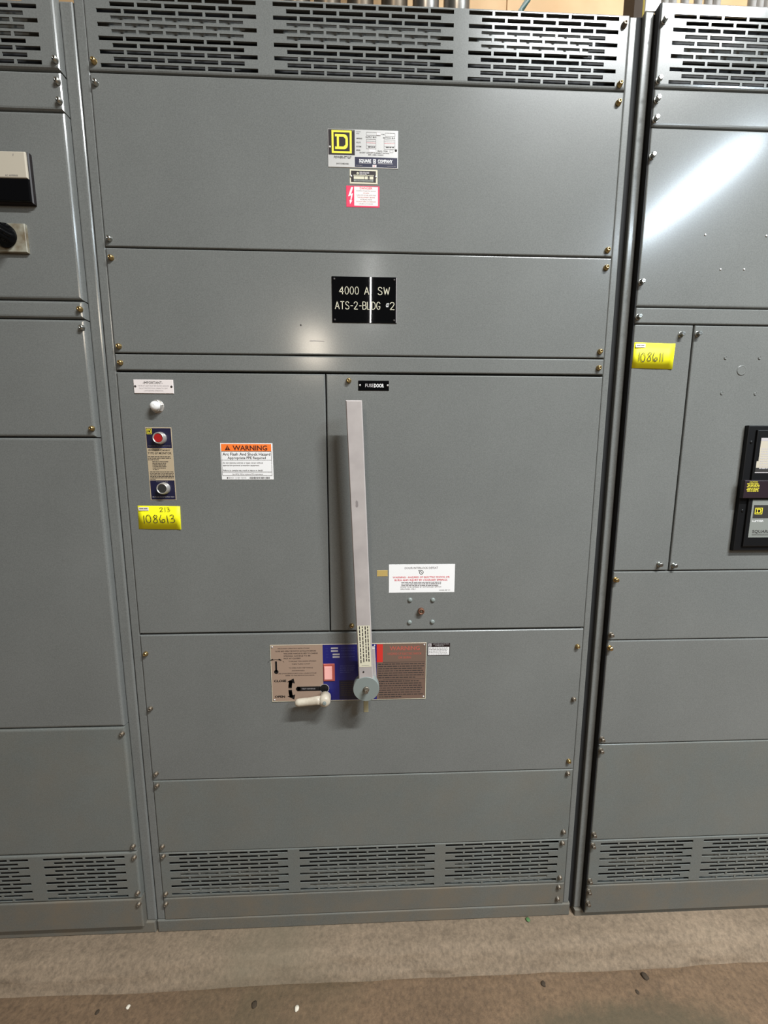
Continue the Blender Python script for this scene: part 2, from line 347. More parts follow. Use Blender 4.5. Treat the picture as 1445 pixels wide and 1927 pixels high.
class Print:
    def __init__(s, yf): s.y = yf; s.mb = MB(); s.mats = []
    def mi(s, m):
        if m not in s.mats: s.mats.append(m)
        return s.mats.index(m)
    def Y(s, layer): return s.y - 0.0002 - 0.00013 * layer
    def rect(s, x0, x1, z0, z1, m, layer=0):
        y = s.Y(layer); s.mb.quad((x0, y, z0), (x1, y, z0), (x1, y, z1), (x0, y, z1), s.mi(m))
    def poly(s, pts, m, layer=0):
        y = s.Y(layer); s.mb.add([(p[0], y, p[1]) for p in pts], [list(range(len(pts)))], s.mi(m))
    def frame(s, x0, x1, z0, z1, t, m, layer=0):
        s.rect(x0, x1, z0, z0 + t, m, layer); s.rect(x0, x1, z1 - t, z1, m, layer); s.rect(x0, x0 + t, z0 + t, z1 - t, m, layer); s.rect(x1 - t, x1, z0 + t, z1 - t, m, layer)
    def disc(s, x, z, r, m, layer=0, n=16): s.poly([(x + r * math.cos(2 * PI * k / n), z + r * math.sin(2 * PI * k / n)) for k in range(n)], m, layer)
    def stroke(s, pts, wd, m, layer=0):
        h = wd / 2
        for (ax, az), (bx, bz) in zip(pts, pts[1:]):
            d = math.hypot(bx - ax, bz - az) or 1e-9; nx, nz = -(bz - az) / d * h, (bx - ax) / d * h; ex, ez = (bx - ax) / d * h * .4, (bz - az) / d * h * .4
            s.poly([(ax - nx - ex, az - nz - ez), (bx - nx + ex, bz - nz + ez), (bx + nx + ex, bz + nz + ez), (ax + nx - ex, az + nz - ez)], m, layer)
    def strokes(s, txt, x0, x1, z0, z1, wd, m, layer=1, gap=0.18, jit=0.0, seed=1):
        rnd = random.Random(seed); W = []; 
        for ch in txt: W.append(0.45 if ch == ' ' else max(p[0] for g in SG[ch] for p in g))
        tot = sum(W) + gap * (len(txt) - 1); k = (x1 - x0) / tot; h = z1 - z0; x = 0
        for ch, wch in zip(txt, W):
            if ch != ' ':
                dz = rnd.uniform(-jit, jit) * h; sh = rnd.uniform(-jit, jit)
                for g in SG[ch]: s.stroke([(x0 + (x + p[0]) * k + sh * p[1] * h, z0 + p[1] * h + dz) for p in g], wd, m, layer)
            x += wch + gap
    def text(s, t, x, z, h, m, layer=1, align='C', w=None, bold=0.0, italic=0.0):
        """baseline at z, cap height h, optional exact width w"""
        vs, fs = text_geo(t, bold)
        if not vs: return
        x0 = min(v[0] for v in vs); x1 = max(v[0] for v in vs); k = h / 0.70
        kx = (w / (x1 - x0)) if w else k * 0.9
        off = {'L': 0, 'C': -(x1 - x0) * kx / 2, 'R': -(x1 - x0) * kx}[align]
        y = s.Y(layer)
        s.mb.add([(x + off + (v[0] - x0) * kx + italic * v[1] * k, y, z + v[1] * k) for v in vs], fs, s.mi(m))
    def lines(s, x0, x1, ztop, n, pitch, h, m, layer=1, seed=1, last=0.6, ragged=0.06):
        """rows of small print too fine to read in the photograph: word-long strips"""
        rnd = random.Random(seed)
        for i in range(n):
            z = ztop - i * pitch; e = x1 - rnd.random() * ragged * (x1 - x0)
            if i == n - 1: e = x0 + (x1 - x0) * last
            x = x0
            while x < e - h:
                wd = min(h * rnd.uniform(1.2, 5.5), e - x)
                s.rect(x, x + wd, z - h, z, m, layer); x += wd + h * 0.7
    def build(s, parent, name='lettering', label=None): return s.mb.build(name, s.mats, parent, label)

def logo(P, x0, x1, z0, z1, yel, blk, layer=1):
    """yellow square ring with a slab-serif letter D inside"""
    wx, hz = x1 - x0, z1 - z0
    P.rect(x0, x1, z0, z1, yel, layer); P.rect(x0 + wx * .10, x1 - wx * .10, z0 + hz * .09, z1 - hz * .09, blk, layer + 1)
    def T(p): return (x0 + wx * p[0], z0 + hz * p[1])
    out = [(.17, .17), (.62, .17)] + [(.62 + .19 * math.sin(a), .36 - .19 * math.cos(a)) for a in (PI / 6, PI / 3, PI / 2)] + \
          [(.62 + .19 * math.cos(a), .64 + .19 * math.sin(a)) for a in (0, PI / 6, PI / 3)] + [(.62, .83), (.17, .83), (.17, .72), (.26, .72), (.26, .28), (.17, .28)]
    P.poly([T(p) for p in out], yel, layer + 2)
    inn = [(.37, .29), (.59, .29), (.69, .38), (.69, .62), (.59, .71), (.37, .71)]
    P.poly([T(p) for p in inn], blk, layer + 3)

def plate(name, parent, x0, x1, z0, z1, yf, t, m, label=None, r=0.0006):
    b = MB(); b.sheet(x0, x1, z0, z1, yf - t, t, r=r, seg=1); return b.build(name, m, parent, label)

# ---- bolts: shared meshes
def bolt_mesh(kind, m1, m2):
    b = MB()
    if kind == 'dome':      # pan head with a recessed socket
        b.lathe((0, 0, 0), [(0, .0066), (.0012, .0066), (.003, .0060), (.0055, .0052), (.0072, .0040), (.0078, .0022), (.0056, .0019)], n=12)
        b.lathe((0, 0, 0), [(.0054, .0021), (.0057, .0018)], n=6, mi=1)
    elif kind == 'hex':     # slotted hex head on a washer
        b.lathe((0, 0, 0), [(0, .0068), (.0015, .0068), (.0016, .0058)], n=14)
        b.lathe((0, 0, 0), [(.001, .0056), (.0088, .0056), (.0098, .0046)], n=6, smooth=False, rot=.3)
        b.mesh
        y = -.0099; b.add([(-.0044, y, .0013), (-.0040, y, .0021), (.0044, y, -.0013), (.0040, y, -.0021)], [(0, 3, 2, 1)], 1)
    elif kind == 'carriage':
        b.lathe((0, 0, 0), [(0, .0062), (.0015, .0060), (.0032, .0044), (.004, .002)], n=12)
    elif kind == 'rivet':
        b.lathe((0, 0, 0), [(0, .0026), (.0008, .0024), (.0013, .0012)], n=8)
    return b.mesh('bolt_' + kind, [m1, m2], (0, 0, 0))
BM = {'brass': bolt_mesh('dome', M['brass'], M['black']), 'zinc': bolt_mesh('dome', M['zinc'], M['black']), 'dull': bolt_mesh('dome', M['dullzinc'], M['black']),
      'hex': bolt_mesh('hex', M['zinc'], M['soot']), 'hexb': bolt_mesh('hex', M['brass'], M['soot']), 'hexr': bolt_mesh('hex', M['dullzinc'], M['soot']), 'grey': bolt_mesh('carriage', M['hubgrey'], M['black']),
      'rivet': bolt_mesh('rivet', M['silver'], M['black']), 'darkrivet': bolt_mesh('rivet', M['soot'], M['black'])}
def bolt(kind, x, z, yf, parent, name='bolt'):
    o = bpy.data.objects.new(name, BM[kind]); return place(o, (x, yf, z), parent)

def slot_rows(groups, z_top, n_rows, pitch_z, h, p=0.0561, sw=0.0507):
    """groups = [(x of first slot, number in a full row)]; every other row holds one slot fewer, offset half a pitch"""
    rows = []
    for i in range(n_rows):
        hs = []
        for x, n in groups:
            k, sh = (n, 0) if i % 2 == 0 else (n - 1, p / 2)
            hs += [(x + sh + j * p, x + sh + j * p + sw) for j in range(k)]
        z = z_top - i * pitch_z; rows.append((z - h / 2, z + h / 2, hs))
    return rows

# ------------------------------------------------------------------ setting: pad, floor, back wall
def concrete_strip(name, xs, prof, mats, label, amp):
    b = MB(); n = len(prof)
    for x in xs:
        for i, (y, z, a) in enumerate(prof):
            q = Vector((x * 3.1, y * 9 + i * .7, z * 9)); d = noise.noise(q) * .6 + noise.noise(q * 4.3) * .4; d2 = noise.noise(q * 2.1 + Vector((9, 3, 1)))
            b.v.append((x, y + d * a, z + d2 * a * .6))
    for k in range(len(xs) - 1):
        for i in range(n - 1):
            b.f.append([k * n + i, k * n + i + 1, (k + 1) * n + i + 1, (k + 1) * n + i]); b.m.append(0); b.sm.append(True)
    o = b.build(name, mats, None, fixn=False)
    return tag(o, label, kind='structure')
fine = [-1.2 + .012 * i for i in range(220)]
xs = [-3.0, -2.2, -1.6] + fine + [1.8, 2.4, 3.2]
concrete_strip('trim_1', xs, [(1.35, 0, 0), (.3, 0, 0), (.05, -.001, .0), (-.012, -.001, .0), (-.035, -.001, .002), (-.050, -.0015, .005), (-.061, -.003, .006), (-.069, -.007, .007), (-.076, -.013, .008),
     (-.083, -.020, .011), (-.089, -.028, .012), (-.095, -.036, .012), (-.101, -.043, .010), (-.106, -.050, .004), (-.106, -.08, 0)], M['pad'], 'raised concrete pad with a worn sloping edge under the cabinets', 0)
concrete_strip('floor', xs, [(.2, -.065, 0), (-.080, -.056, .002), (-.097, -.0470, .005), (-.106, -.0450, .006), (-.113, -.0450, .006), (-.121, -.045, .005), (-.130, -.045, .004), (-.145, -.045, .003), (-.165, -.045, .003), (-.19, -.045, .002), (-.23, -.045, .001), (-.5, -.045, 0), (-7.9, -.045, 0)],
     M['floor'], 'stained brown concrete floor in front of the pad', 0)
for nme in ('trim_1', 'floor'):
    me = bpy.data.objects[nme].data; me.flip_normals()
    if me.polygons[len(me.polygons) // 2].normal.z < 0 and nme == 'floor': me.flip_normals()

wall = MB(); wall.box(-3.0, 3.2, 1.12, 1.2, -.05, 4.4)
wall_o = tag(wall.build('wall_back', M['darkwood']), 'back wall of pale plywood sheets behind the cabinets', kind='structure')
for i, (a, b_) in enumerate(((-3.0, -1.79), (-1.787, -.57), (-.567, .652), (.655, 1.246), (1.30, 1.96), (1.963, 3.2))):
    p = MB(); p.sheet(a, b_, 0.0, 4.38, 1.10, .019, r=.002, seg=1); p.build('plywood_sheet', M['plywood'], wall_o)

# ------------------------------------------------------------------ cabinets
def enclosure(cab, x0, x1, ztop, z0, lx0, lx1, ly):
    b = MB(); d = .86; t = .003
    for a, c in ((x0, x0 + t), (x1 - t, x1)): b.box(a, c, .004, d, z0 + .002, ztop)
    b.box(x0 + t, x1 - t, d - t, d, z0 + .002, ztop); b.box(x0 + t, x1 - t, .004, d - t, ztop - t, ztop)
    # near-black sheet painting the interior's shade behind slots and seams
    b.box(lx0, lx1, ly, ly + .002, z0 + .045, ztop - .001, 1)
    return b.build('enclosure', [M['paint'], M['inside']], cab)

def panel(cab, name, x0, x1, z0, z1, yf, m='paint', r=.003, rz0=None, label=None, rows=None, bolts=(), depth=.018):
    b = MB(); b.sheet(x0, x1, z0, z1, yf, depth, r=r, rows=rows, rz0=rz0); o = b.build(name, M[m], cab, label)
    for k, x, z in bolts: bolt(k, x, z, yf, o)
    return o

def post(cab, x0, x1, z0, z1, r=.003, m='paint'):
    b = MB(); b.sheet(x0, x1, z0, z1, 0.0, .05, r=r); return b.build('corner_post', M[m], cab)

g = .0013
# ---- middle section: fused switch
C = empty('switchboard_cabinet', (0, .4, 0), 'wide grey steel switchgear cabinet in the middle with a long pale lever handle', 'electrical cabinet')
enclosure(C, -.6045, .6015, 2.3155, 0.0, -.5825, .5845, .0156)
post(C, -.6045, -.5832, .039, 2.3175); post(C, .5850, .6018, .039, 2.3175)
X0, X1, YF = -.5818, .5835, -.003
BL, BR = -.5702, .5712
rows = slot_rows([(-.5575, 6), (-.1912, 7), (.2290, 6)], 2.3085, 11, .0125, .0079)
panel(C, 'vent_panel', X0, X1, 2.1735, 2.3175, YF, rows=rows, rz0=.006, bolts=[('brass', BL, 2.189), ('dull', BR, 2.297), ('brass', BR, 2.183)], label='slotted vent panel at the top')
panel(C, 'cover_panel', X0, X1, 1.8262 + g, 2.1695, YF, bolts=[('zinc', BL, 2.149), ('zinc', BL, 1.843), ('brass', BR, 2.1467), ('brass', BR, 1.8415)])
panel(C, 'cover_panel', X0, X1, 1.5978 + g, 1.8262 - g, YF, bolts=[('brass', BL, 1.8035), ('brass', BL, 1.613), ('brass', BR, 1.8033), ('brass', BR, 1.614)])
panel(C, 'filler_strip', X0, X1, 1.5590 + g, 1.5978 - g, YF, bolts=[('brass', BL, 1.5766), ('brass', BR, 1.576)])
XS = -.0938
panel(C, 'door', X0, XS - g, .9073 + g, 1.5570 - g, YF, label='narrow left door with pilot lamp and push buttons')
panel(C, 'door', XS + g, X1, .9073 + g, 1.5570 - g, YF, bolts=[('brass', -.0386, 1.5406), ('brass', -.0372, .9227)], label='wide right fuse door behind the lever handle')
panel(C, 'cover_panel', X0, X1, .4857 + g, .9052 - g, YF, bolts=[('brass', BL, .854), ('dull', BL, .7006), ('dull', BL, .5088), ('brass', BR - .002, .855), ('dull', BR - .002, .702), ('brass', BR - .003, .513)])
panel(C, 'cover_panel', X0, X1, .2605 + g * .6, .4857 - g * .6, YF, m='paint_low', bolts=[('dull', BL, .4734), ('dull', BL, .2831), ('dull', BR - .003, .4748), ('dull', BR - .003, .2868)])
rows = slot_rows([(-.5565, 6), (-.1926, 7), (.2258, 6)], .2520, 11, .0127, .0079)
panel(C, 'vent_panel', X0, X1, .1122 + g, .2605 - g * .6, YF, m='paint_low', rows=rows, bolts=[('dull', BL, .2525), ('dull', BL - .002, .1295), ('dull', BR - .004, .2499), ('dull', BR - .004, .1336)], label='slotted vent panel near the floor')
panel(C, 'kick_plate', X0, X1, .0400, .1122 - g, YF, m='paint_kick', bolts=[('dull', BL - .004, .096), ('dull', BR - .005, .1009), ('dull', BR - .006, .0605)])
b = MB(); b.sheet(-.6035, .6045, 0, .0388, -.004, .05, r=.003); b.build('base_rail', M['paint_kick'], C)
b = MB(); b.box(X0 + .01, .50, .0060, .0085, 2.2440, 2.2800); b.build('inner_flange', M['paint'], C)
b = MB(); b.box(X0 + .01, .30, .0070, .0095, .1560, .1760); b.box(X0 + .01, .57, .012, .0145, .1130, .1215); b.build('inner_flange', M['paint_kick'], C)
# nameplate
Y1 = YF
def nameplate():
    x0, x1, z0, z1 = -.0795, .0770, 2.0005, 2.0770
    o = plate('nameplate', C, x0, x1, z0, z1, Y1, .0008, M['silver'], 'silver and black maker nameplate with a yellow square D emblem')
    P = Print(Y1 - .0008)
    xd, zd = -.0197, 2.0255
    P.rect(x0 + .0015, xd, zd, z1 - .0015, M['logo_black'], 0)
    logo(P, -.0708, -.0264, 2.0287, 2.0740, M['logo_yellow'], M['logo_black'], 1)
    P.text('®', -.0235, 2.0722, .0022, M['white'], 2)
    P.rect(xd, x1 - .0018, z0 + .0018, 2.0222, M['navy'], 0)
    P.text('POWER-STYLE', -.0480, 2.0185, .0044, M['black'], 1, w=.037, bold=.012, italic=.2); P.text('®', -.0272, 2.0212, .0015, M['black'], 1)
    P.text('SWITCHBOARD', -.0470, 2.0065, .0028, M['soot'], 1, w=.028, bold=.01)
    zt = 2.0118
    P.text('SQUARE', .0033, zt, .0062, M['white'], 1, w=.0270, bold=.03); P.text('COMPANY', .0480, zt, .0062, M['white'], 1, w=.0330, bold=.03)
    P.rect(.0210, .0272, zt - .0022, zt + .0066, M['white'], 1); P.text('D', .0241, zt - .0008, .0058, M['navy'], 2, w=.0035, bold=.03)
    P.rect(-.0108, .0170, zt - .0023, zt - .0014, M['palegrey'], 1); P.rect(.0312, .0650, zt - .0023, zt - .0014, M['palegrey'], 1)
    P.rect(.0195, .0285, 2.0022, 2.0072, M['offwhite'], 1); P.text('987', .0240, 2.0033, .0026, M['redtext'], 2)
    P.lines(-.017, -.003, 2.0058, 1, .002, .0010, M['midgrey'], 1, 3, 1); P.lines(.053, .072, 2.0052, 1, .002, .0010, M['midgrey'], 1, 4, 1)
    for t, z in (('FACTORY', 2.0715), ('ORDER', 2.0680)): P.text(t, -.0165, z, .0018, M['midgrey'], 1, 'L')
    for t, z in (('AMPERES', 2.0578), ('VOLTS', 2.0498), ('SYSTEM', 2.0418), ('SERIES', 2.0345)): P.text(t, -.0165, z, .0026, M['soot'], 1, 'L', bold=.01)
    P.text('SUPPLY BUS', .0165, 2.0612, .0026, M['soot'], 1, w=.024, bold=.01); P.text('SECTION BUS', .0565, 2.0605, .0026, M['soot'], 1, w=.027, bold=.01)
    P.text('TYPE', .0430, 2.0672, .0024, M['soot'], 1, bold=.01)
    P.frame(.0060, .0375, 2.0655, 2.0722, .0005, M['midgrey'], 1); P.frame(.0480, .0700, 2.0650, 2.0715, .0005, M['midgrey'], 1)
    P.rect(.0290, .0372, 2.0665, 2.0715, M['offwhite'], 2)
    for xa, xb in ((.0060, .0275), (.0455, .0700)):
        P.frame(xa, xb, 2.0390, 2.0585, .0005, M['midgrey'], 1)
        P.rect(xa, xb, 2.0540, 2.0544, M['midgrey'], 1); P.rect(xa, xb, 2.0508, 2.0512, M['redtext'], 1); P.rect(xa, xb, 2.0450, 2.0454, M['midgrey'], 1)
        P.lines(xa + .004, xb - .002, 2.0438, 1, .002, .0016, M['soot'], 2, int(xa * 1e4), 1)
    P.rect(.0122, .0255, 2.0325, 2.0385, M['offwhite'], 1)
    P.text('ENCL. TYPE', .0425, 2.0338, .0026, M['soot'], 1, w=.022, bold=.01); P.frame(.0585, .0660, 2.0325, 2.0385, .0004, M['midgrey'], 1)
    P.text('SHORT CIRCUIT CURRENT RATING', .0240, 2.0298, .0024, M['soot'], 1, w=.066, bold=.008); P.text('SEE LABEL INSIDE', .0270, 2.0262, .0022, M['soot'], 1, w=.034, bold=.008)
    P.build(o); bolt('rivet', -.0752, 2.0406, Y1 - .0008, o, 'rivet'); bolt('darkrivet', .0722, 2.0375, Y1 - .0008, o, 'rivet')
    o = plate('listing_plate', C, -.0318, .0308, 1.9678, 1.9978, Y1, .0006, M['cream'], 'small black and cream listing plate under the nameplate')
    P = Print(Y1 - .0006); P.rect(-.0285, .0272, 1.9715, 1.9945, M['logo_black'], 0)
    P.disc(-.0135, 1.9895, .0026, M['cream'], 1); P.text('UL', -.0135, 1.9885, .0020, M['logo_black'], 2, w=.0025)
    P.lines(-.0095, .0130, 1.9928, 3, .0022, .0014, M['palegrey'], 1, 5, .8)
    P.rect(-.0230, .0222, 1.9842, 1.9862, M['cream'], 1); P.text('DEAD FRONT SWITCHBOARD SECTION', 0, 1.9846, .0012, M['soot'], 2, w=.042)
    P.rect(-.0225, .0010, 1.9778, 1.9832, M['cream'], 1); P.rect(.0022, .0088, 1.9778, 1.9832, M['cream'], 1); P.rect(.0132, .0215, 1.9778, 1.9832, M['cream'], 1); P.text('NO.', .0110, 1.9790, .0022, M['cream'], 1, w=.003)
    P.rect(-.0225, .0215, 1.9728, 1.9768, M['brkgrey'], 1); P.text('SQUARE D COMPANY', 0, 1.9738, .0020, M['soot'], 2, w=.036)
    P.build(o); bolt('rivet', -.0285, 1.9832, Y1 - .0006, o, 'rivet'); bolt('rivet', .0272, 1.9832, Y1 - .0006, o, 'rivet')
    o = plate('danger_label', C, -.0402, .0355, 1.9200, 1.9645, Y1, .0004, M['pinkred'], 'pink-red danger sticker with a white lightning bolt')
    P = Print(Y1 - .0004); P.rect(-.0218, .0318, 1.9235, 1.9625, M['offwhite'], 0)
    P.poly([(-.0285, 1.9612), (-.0240, 1.9612), (-.0288, 1.9470), (-.0246, 1.9486), (-.0285, 1.9335), (-.0262, 1.9342), (-.0312, 1.9262), (-.0326, 1.9352), (-.0305, 1.9342), (-.0290, 1.9440), (-.0355, 1.9420)][::-1], M['white'], 1)
    P.text('DANGER', .0050, 1.9572, .0048, M['redtext'], 1, w=.0285, bold=.01)
    for i, t in enumerate(('HAZARD OF ELECTRIC SHOCK', 'OR BURN', 'TURN OFF POWER SUPPLYING', 'THIS EQUIPMENT BEFORE', 'WORKING INSIDE', 'DO NOT OPEN OR ENERGIZE', 'UNLESS AUTHORIZED')):
        P.text(t, .0050, 1.9528 - i * .0044, .0022, M['softred'] if i % 2 else M['midgrey'], 1, w=min(.044, .0019 * len(t)))
    P.build(o)
nameplate()

def engraved():
    x0, x1, z0, z1 = -.0756, .0756, 1.6720, 1.7732
    o = plate('engraved_plate', C, x0, x1, z0, z1, Y1, .0016, M['gloss_black'], 'glossy black plate engraved 4000 A. SW ATS-2-BLDG #2')
    P = Print(Y1 - .0016)
    P.strokes('4000', -.0582, -.0135, 1.7346, 1.7508, .0016, M['cream'], 1, .22)
    P.strokes('A.', .0005, .0150, 1.7346, 1.7508, .0016, M['cream'], 1, .22)
    P.strokes('SW', .0318, .0585, 1.7346, 1.7508, .0016, M['cream'], 1, .22)
    P.strokes('ATS-2-BLDG', -.0680, .0365, 1.7020, 1.7182, .0016, M['cream'], 1, .19)
    P.strokes('#', .0505, .0570, 1.7055, 1.7160, .0022, M['white'], 1); P.strokes('2', .0603, .0703, 1.7020, 1.7182, .0016, M['cream'], 1)
    P.rect(x1 - .0016, x1 - .0004, z0 + .001, z1 - .001, M['palegrey'], 0)
    P.build(o)
    for x in (x0 + .006, x1 - .006):
        for z in (z0 + .006, z1 - .006): bolt('darkrivet', x, z, Y1 - .0016, o, 'rivet')
engraved()

def left_door():
    o = plate('notice_plate', C, -.5437, -.4522, 1.5074, 1.5388, Y1, .0016, M['offwhite'], 'white engraved plate headed IMPORTANT')
    P = Print(Y1 - .0016); P.text('-IMPORTANT-', -.4990, 1.5290, .0058, M['soot'], 1, w=.046)
    for i, t in enumerate(('THE PILOT LIGHT MUST BE ON FOR GROUND', 'FAULT PROTECTION. PRESS TO TEST', 'LAMP BEFORE OPERATION')): P.text(t, -.4980, 1.5233 - i * .0055, .0028, M['palegrey'], 1, w=(.072, .066, .044)[i])
    P.build(o); bolt('darkrivet', -.5398, 1.5235, Y1 - .0016, o, 'rivet'); bolt('darkrivet', -.4562, 1.5232, Y1 - .0016, o, 'rivet')
    b = MB(); b.lathe((-.4935, Y1, 1.4775), [(0, .0160), (.001, .0160), (.0012, .0150)], n=20); b.lathe((-.4935, Y1, 1.4775), [(.001, .0150), (.0045, .0150), (.0055, .0138)], n=6, smooth=False, rot=.25)
    b.lathe((-.4935, Y1, 1.4775), [(.005, .0128), (.0085, .0126), (.0095, .0118)], n=20)
    pl = b.build('pilot_light', M['chrome'], C, 'chrome pilot light with a milky round lens')
    b = MB(); b.lathe((-.4935, Y1, 1.4775), [(.008, .0114), (.012, .0110), (.0145, .0096), (.0165, .0070), (.0175, .003)], n=20); b.build('lens', M['clearlens'], pl)
    # ground fault monitor: label and two push buttons
    o = plate('monitor_label', C, -.5265, -.4642, 1.2535, 1.4290, Y1, .0004, M['beige'], 'tall beige and navy label around the red and black push buttons')
    P = Print(Y1 - .0004)
    P.rect(-.5245, -.4660, 1.3800, 1.4268, M['navy'], 0); P.rect(-.5240, -.4658, 1.2553, 1.3021, M['navy'], 0)
    logo(P, -.5228, -.5105, 1.4128, 1.4255, M['logo_yellow'], M['logo_black'], 1)
    P.text('GROUND FAULT INDICATOR', -.4950, 1.3838, .0026, M['midgrey'], 1, w=.052); P.text('PUSH TO RESET', -.4950, 1.3805, .0016, M['midblue'], 1, w=.036)
    P.text('PUSH TO TEST', -.4950, 1.2978, .0024, M['midgrey'], 1, w=.028); P.text('GROUND FAULT SYSTEM TEST', -.4950, 1.2600, .0028, M['palegrey'], 1, w=.053)
    P.text('Ground-Censor', -.4965, 1.3735, .0038, M['soot'], 1, w=.052, bold=.015, italic=.15); P.text('TYPE GF MONITOR', -.4960, 1.3655, .0048, M['soot'], 1, w=.056, bold=.005)
    P.lines(-.5245, -.4675, 1.3600, 3, .0036, .0016, M['soot'], 1, 11, .45); P.lines(-.5150, -.4690, 1.3480, 6, .0038, .0015, M['soot'], 1, 12, .3, .35)
    P.lines(-.5225, -.4655, 1.3235, 6, .0036, .0015, M['soot'], 1, 13, .25, .03)
    P.build(o)
    for z, mm, lab in ((1.4033, M['redbutton'], 'red push button in a chrome collar'), (1.2826, M['blackbutton'], 'black push button in a chrome collar')):
        b = MB(); b.lathe((-.4915, Y1, z), [(0, .0150), (.002, .0150), (.003, .0142), (.007, .0140), (.0075, .0134), (.0115, .0132), (.0125, .0124), (.0122, .0108), (.0105, .0106)], n=28)
        pb = b.build('push_button', M['chrome'], C, lab)
        b = MB(); b.lathe((-.4915, Y1, z), [(.006, .0105), (.0108, .0104), (.0114, .0094)], n=20); b.build('button_cap', mm, pb)
    # arc flash sticker
    x0, x1, z0, z1 = -.3517, -.2252, 1.3036, 1.3925
    o = plate('warning_label', C, x0, x1, z0, z1, Y1, .0003, M['white'], 'white and orange arc flash WARNING sticker')
    P = Print(Y1 - .0003); a, c = x0 + .0025, x1 - .0035
    P.rect(a, c, 1.3728, 1.3902, M['orange'], 0); P.rect(a, c, 1.3722, 1.3730, M['soot'], 1)
    P.poly([(-.3405, 1.3752), (-.3275, 1.3752), (-.3340, 1.3872)], M['maroon'], 1); P.rect(-.3345, -.3335, 1.3785, 1.3838, M['orange'], 2); P.rect(-.3345, -.3335, 1.3765, 1.3776, M['orange'], 2)
    P.text('WARNING', -.2800, 1.3752, .0112, M['maroon'], 1, w=.0830, bold=.022)
    P.text('Arc Flash And Shock Hazard', -.2888, 1.3625, .0070, M['soot'], 1, w=.1150, bold=.008); P.text('Appropriate PPE Required', -.2888, 1.3540, .0062, M['soot'], 1, w=.0920, bold=.006)
    P.text('Do not operate controls or open covers without', a + .0025, 1.3432, .0036, M['soot'], 1, 'L', w=.0970); P.text('appropriate personal protection equipment.', a + .0025, 1.3372, .0036, M['soot'], 1, 'L', w=.0880)
    P.text('Failure to comply may result in injury or death!', a + .0025, 1.3248, .0036, M['soot'], 1, 'L', w=.0960)
    P.text('See NFPA 70E for minimum PPE requirements', -.2880, 1.3158, .0030, M['midgrey'], 1, w=.0740)
    for z in (1.3512, 1.3222, 1.3132): P.rect(a, c, z, z + .0007, M['soot'], 1)
    for x in (a, c - .0006): P.rect(x, x + .0006, 1.3132, 1.3728, M['soot'], 1)
    P.disc(-.3372, 1.3082, .0018, M['soot'], 1, 8); P.text('BRADY  151287  Y3NYO', -.3340, 1.3070, .0026, M['midgrey'], 1, 'L', w=.042)
    rnd = random.Random(4); x = -.2850
    while x < -.2370:
        wd = rnd.choice((.0005, .001, .0016)); P.rect(x, x + wd, 1.3060, 1.3106, M['soot'], 1); x += wd + rnd.choice((.0006, .0012))
    P.build(o)
left_door()

def right_door():
    o = plate('door_nameplate', C, -.0158, .0580, 1.5182, 1.5412, Y1, .0014, M['gloss_black'], 'small black plate reading FUSE DOOR')
    P = Print(Y1 - .0014); P.text('FUSE', .0110, 1.5258, .0078, M['palegrey'], 1, w=.0200, bold=.012); P.text('DOOR', .0340, 1.5256, .0080, M['white'], 1, w=.0235, bold=.03); P.build(o)
    bolt('rivet', -.0118, 1.5302, Y1 - .0014, o, 'rivet'); bolt('rivet', .0548, 1.5302, Y1 - .0014, o, 'rivet')
    x0, x1, z0, z1 = .0592, .2310, 1.0102, 1.0862
    o = plate('interlock_label', C, x0, x1, z0, z1, Y1, .0003, M['white'], 'white DOOR INTERLOCK DEFEAT sticker with red warning lines')
    P = Print(Y1 - .0003); xc = .1435
    P.text('DOOR INTERLOCK DEFEAT', xc, 1.0742, .0052, M['midgrey'], 1, w=.0860)
    P.stroke([(xc + .0050 * math.cos(t * PI / 8), 1.0648 + .0050 * math.sin(t * PI / 8)) for t in range(17)], .0012, M['soot'], 1)
    P.stroke([(xc - .003, 1.0675), (xc + .003, 1.0622)], .0010, M['soot'], 1); P.stroke([(xc - .0068, 1.0690), (xc - .0030, 1.0712)], .0009, M['soot'], 1)
    P.poly([(xc - .0078, 1.0702), (xc - .0062, 1.0668), (xc - .0048, 1.0702)], M['soot'], 1)
    P.text('WARNING - HAZARD OF ELECTRIC SHOCK OR', xc, 1.0498, .0046, M['redtext'], 1, w=.1480, bold=.01); P.text('BURN AND INJURY BY CHARGED SPRINGS.', xc, 1.0420, .0046, M['redtext'], 1, w=.1380, bold=.01)
    P.lines(.0920, .1960, 1.0392, 3, .0042, .0020, M['midgrey'], 1, 21, .95, .04)
    P.text('DOOR TO BE OPENED BY AUTHORIZED SERVICE', .0900, 1.0242, .0030, M['midgrey'], 1, 'L', w=.1060); P.text('PERSONNEL ONLY.', .0900, 1.0188, .0030, M['midgrey'], 1, 'L', w=.0400)
    P.text('44058-087-01', .2190, 1.0152, .0026, M['soot'], 1, 'R', w=.0290)
    P.build(o)
    plate('tape_remnant', C, .0284, .0566, 1.0546, 1.0712, Y1, .0004, M['ochre'], 'torn ochre scrap of old tape')
    for x, z in ((.1150, .9905), (.1749, .9898), (.1142, .9294), (.1746, .9300)): bolt('grey', x, z, Y1, C, 'interlock_screw')
    b = MB(); b.lathe((.1440, Y1, .9610), [(0, .0086), (.006, .0084), (.0085, .0078), (.0088, .0052), (.0060, .0050)], n=16); il = b.build('interlock_socket', M['rust'], C, 'rust-brown round interlock socket between four grey screws')
    b = MB(); b.lathe((.1440, Y1, .9610), [(.004, .0036), (.0084, .0030)], n=6); b.build('socket_pin', M['dullzinc'], il)
right_door()

